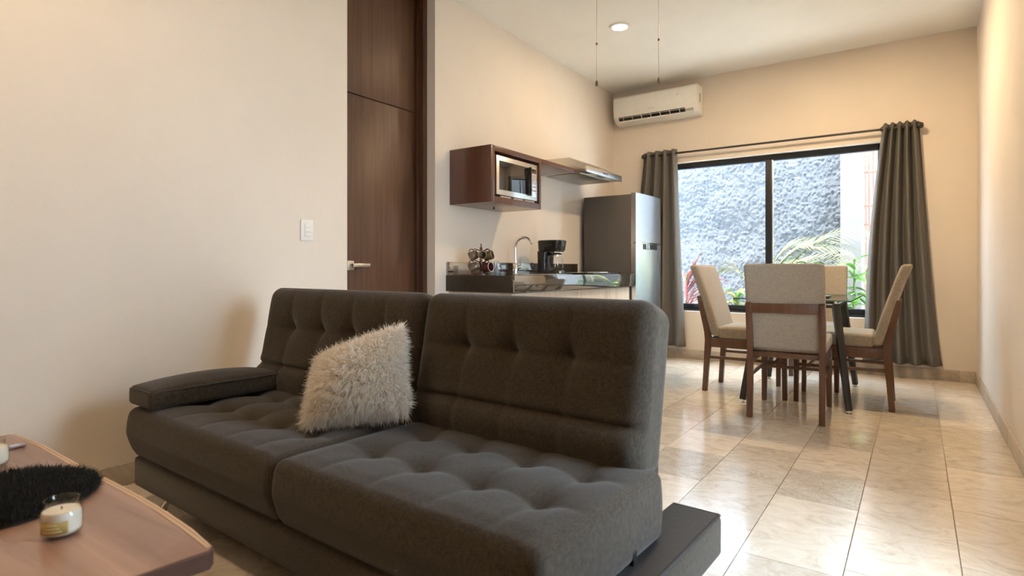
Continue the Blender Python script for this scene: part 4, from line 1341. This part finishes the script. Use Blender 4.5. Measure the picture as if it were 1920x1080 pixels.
def candle(loc, label, r=0.035, h=0.072):
    t = thing('candle_jar', loc, label, 'candle')
    gl = lathe('glass_jar', [(0, 0.0002), (r * 0.86, 0.0002), (r, 0.008), (r, h * 0.62), (r * 0.93, h * 0.72), (r * 0.80, h * 0.78), (r * 0.80, h * 0.95), (r * 0.84, h), (r * 0.79, h),
                             (r * 0.755, h * 0.95), (r * 0.755, h * 0.79), (r * 0.88, h * 0.71), (r * 0.945, h * 0.61), (r * 0.945, 0.012), (r * 0.82, 0.006), (0, 0.006)], M['jar_glass'], t, 32)
    lathe('wax', [(0, 0.0065), (r * 0.81, 0.0065), (r * 0.94, 0.0125), (r * 0.94, h * 0.61), (r * 0.88, h * 0.70), (0, h * 0.70)], M['wax'], t, 32)
    lathe('wick', [(0, h * 0.69), (0.0015, h * 0.69), (0.0012, h * 0.78), (0, h * 0.78)], M['black_plastic'], t, 6)
    # paper label wrapped on the side towards the sofa's free end
    def patch(name, a0, a1, z0, z1, rad, mat):
        vs, fs = [], []
        n = 14
        for k in range(n + 1):
            a = a0 + (a1 - a0) * k / n
            for z in (z0, z1):
                for rr2 in (rad, rad + 0.0006):
                    vs.append((rr2 * math.cos(a), rr2 * math.sin(a), z))
        for k in range(n):
            i, j = k * 4, (k + 1) * 4
            fs += [(i + 1, j + 1, j + 3, i + 3), (i, i + 2, j + 2, j), (i, j, j + 1, i + 1), (i + 2, i + 3, j + 3, j + 2)]
        fs += [(0, 1, 3, 2), (4 * n, 4 * n + 2, 4 * n + 3, 4 * n + 1)]
        return link(name, raw_mesh(name, vs, fs), mat, t)
    face = math.atan2(-loc[1], -loc[0]) - 0.45
    lb = patch('paper_label', face - 0.75, face + 0.75, h * 0.17, h * 0.50, r + 0.0004, M['gold_label'])
    for k in range(3):
        p = patch('print_line', face - 0.45 + 0.1 * k, face + 0.45 - 0.1 * k, h * (0.24 + 0.085 * k), h * (0.27 + 0.085 * k), r + 0.0011, M['gold_ink'])
        p.parent = lb
    return t
candle((-1.403, 0.447, CTZ + 0.001), 'white candle in a squat glass jar with an olive-gold paper label')
candle((-2.046, 0.497, CTZ + 0.001), 'white candle in a glass jar partly out of the picture, beyond the furry mat')
co = box('coaster', (-2.335, 0.50, CTZ + 0.0012), (-2.185, 0.612, CTZ + 0.014), M['table_wood'], None, 0.004)
tag(co, 'flat dark wooden coaster near the far corner of the coffee table', 'coaster')

# ------------------------------------------------------------------ garden plants
def add_blade(bm, base, dirv, length, width, droop, fold=0.15, n=8, side_bias=None):
    base, d = Vector(base), Vector(dirv).normalized()
    s = d.cross(Vector((0, 0, 1)))
    s = s.normalized() if s.length > 0.05 else Vector((1, 0, 0))
    if side_bias is not None:
        s = (s + Vector(side_bias)).normalized()
    rows = []
    for k in range(n + 1):
        t = k / n
        p = base + d * length * t + Vector((0, 0, -droop * length * t * t))
        w = width * (math.sin(math.pi * min(1, 0.10 + 0.9 * t)) ** 0.75) * (1 if t < 0.98 else 0.1)
        up = Vector((0, 0, 1)) * fold * w
        rows.append((bm.verts.new(p - s * w / 2 + up), bm.verts.new(p), bm.verts.new(p + s * w / 2 + up)))
    for a, b in zip(rows, rows[1:]):
        bm.faces.new((a[0], a[1], b[1], b[0]))
        bm.faces.new((a[1], a[2], b[2], b[1]))
def blade(name, mat, parent, *a, **k):
    bm = bmesh.new()
    add_blade(bm, *a, **k)
    ob = link(name, finish(bm, name, angle=2.5), mat, parent)
    s = ob.modifiers.new('thickness', 'SOLIDIFY')
    s.thickness = 0.0015
    return ob
pr = random.Random(21)
cd = thing('cordyline', (-2.42, 7.3, -0.05), 'red-leaved cordyline outside the window beside the gathered curtain', 'plant')
tube('stem', [(0, 0, 0), (0.02, 0, 0.45), (0.05, 0, 0.95)], 0.014, M['stalk'], cd, 8)
for k in range(34):
    a = pr.uniform(-0.6, 1.1) if k % 3 else pr.uniform(0, 6.28)
    el = pr.uniform(0.2, 1.25)
    blade('leaf', M['leaf_red'], cd, (0.03 + 0.03 * k / 34, 0, 0.44 + 0.015 * k), (math.cos(a) * math.cos(el), 0.35 * math.sin(a) * math.cos(el), math.sin(el)), pr.uniform(0.36, 0.56), pr.uniform(0.04, 0.065), pr.uniform(0.2, 0.5))
lm = thing('lime_leaf_plant', (-1.78, 7.35, -0.05), 'lime and yellow leaved plant below the window, seen between two dining chairs', 'plant')
tube('stem', [(0, 0, 0), (0.0, 0, 0.66)], 0.012, M['stalk'], lm, 8)
for k in range(13):
    a = k * 2.4
    el = pr.uniform(0.5, 1.2)
    blade('leaf', M['leaf_yellow'] if k % 2 else M['leaf_green'], lm, (0, 0, 0.40 + 0.024 * k), (math.cos(a) * math.cos(el), 0.5 * math.sin(a) * math.cos(el), math.sin(el)), pr.uniform(0.28, 0.46), pr.uniform(0.07, 0.11), pr.uniform(0.5, 0.9))

pm = thing('areca_palm', (-1.62, 7.45, -0.05), 'arching palm with feathery fronds across the garden wall', 'plant')
def frond(parent, p0, p1, p2, n, ll, mat):
    """Rachis along a quadratic curve with drooping leaflets on both sides."""
    p0, p1, p2 = Vector(p0), Vector(p1), Vector(p2)
    pts = [p0 * (1 - t) ** 2 + p1 * 2 * t * (1 - t) + p2 * t * t for t in np.linspace(0, 1, 16)]
    r = tube('frond', pts, [0.009 - 0.0005 * i for i in range(16)], M['stalk'], parent, 6)
    bm = bmesh.new()
    for k in range(n):
        t = 0.22 + 0.78 * k / (n - 1)
        p = p0 * (1 - t) ** 2 + p1 * 2 * t * (1 - t) + p2 * t * t
        tg_ = ((p1 - p0) * (1 - t) + (p2 - p1) * t).normalized()
        for s in (-1, 1):
            out = Vector((0, 0, 1)).cross(tg_).normalized() * s
            d = tg_ * 0.75 + out * 0.45 + Vector((0, 0, 0.45 if s > 0 else -0.35))
            L = ll * (0.45 + 0.75 * math.sin(math.pi * min(1, 0.15 + 0.8 * t)))
            add_blade(bm, p, d, L, 0.017, pr.uniform(0.1, 0.35), n=4)
    lf = link('leaflets', finish(bm, 'leaflets', angle=2.5), mat, r)
    tag(lf, kind='stuff')
tube('trunk', [(0, 0, 0), (0.02, 0, 0.45)], [0.04, 0.025], M['stalk'], pm, 10)
frond(pm, (0.02, 0, 0.45), (0.35, -0.05, 1.55), (1.02, -0.1, 1.20), 26, 0.24, M['leaf_palm'])
frond(pm, (0.02, 0, 0.45), (0.65, -0.12, 1.65), (1.36, -0.2, 1.34), 26, 0.24, M['leaf_palm'])
frond(pm, (0.02, 0, 0.45), (0.30, 0.1, 1.25), (0.70, 0.15, 1.02), 20, 0.22, M['leaf_palm'])
frond(pm, (0.02, 0, 0.45), (-0.10, 0.1, 1.15), (-0.42, 0.1, 1.0), 20, 0.20, M['leaf_palm'])
frond(pm, (0.02, 0, 0.45), (0.5, 0.0, 1.0), (0.9, -0.05, 0.85), 20, 0.22, M['leaf_green'])
frond(pm, (0.02, 0, 0.45), (0.22, -0.1, 1.35), (0.62, -0.15, 1.30), 22, 0.22, M['leaf_palm'])
frond(pm, (0.02, 0, 0.45), (0.45, 0.05, 1.35), (1.15, 0.05, 1.05), 24, 0.24, M['leaf_palm'])
frond(pm, (0.02, 0, 0.45), (0.15, -0.05, 1.0), (0.45, -0.1, 1.12), 18, 0.18, M['leaf_green'])

hl = thing('broad_leaf_plant', (-0.55, 7.30, -0.05), 'broad green leaved plant in front of the white pillar', 'plant')
for dx, dy, h_ in ((0, 0, 1.12), (0.1, 0.05, 1.0), (-0.12, 0.02, 0.92), (-0.36, 0.06, 1.06)):
    tube('stem', [(dx, dy, 0), (dx * 1.2, dy, h_ * 0.6), (dx * 1.4, dy, h_)], 0.011, M['stalk'], hl, 8)
    for k in range(9):
        a = k * 2.4 + dx * 9
        el = pr.uniform(0.35, 1.05)
        blade('leaf', M['leaf_green'], hl, (dx * 1.2, dy, h_ * (0.40 + 0.07 * k)), (math.cos(a) * math.cos(el), 0.5 * math.sin(a) * math.cos(el), math.sin(el)), pr.uniform(0.28, 0.42), pr.uniform(0.09, 0.13), pr.uniform(0.4, 0.8))
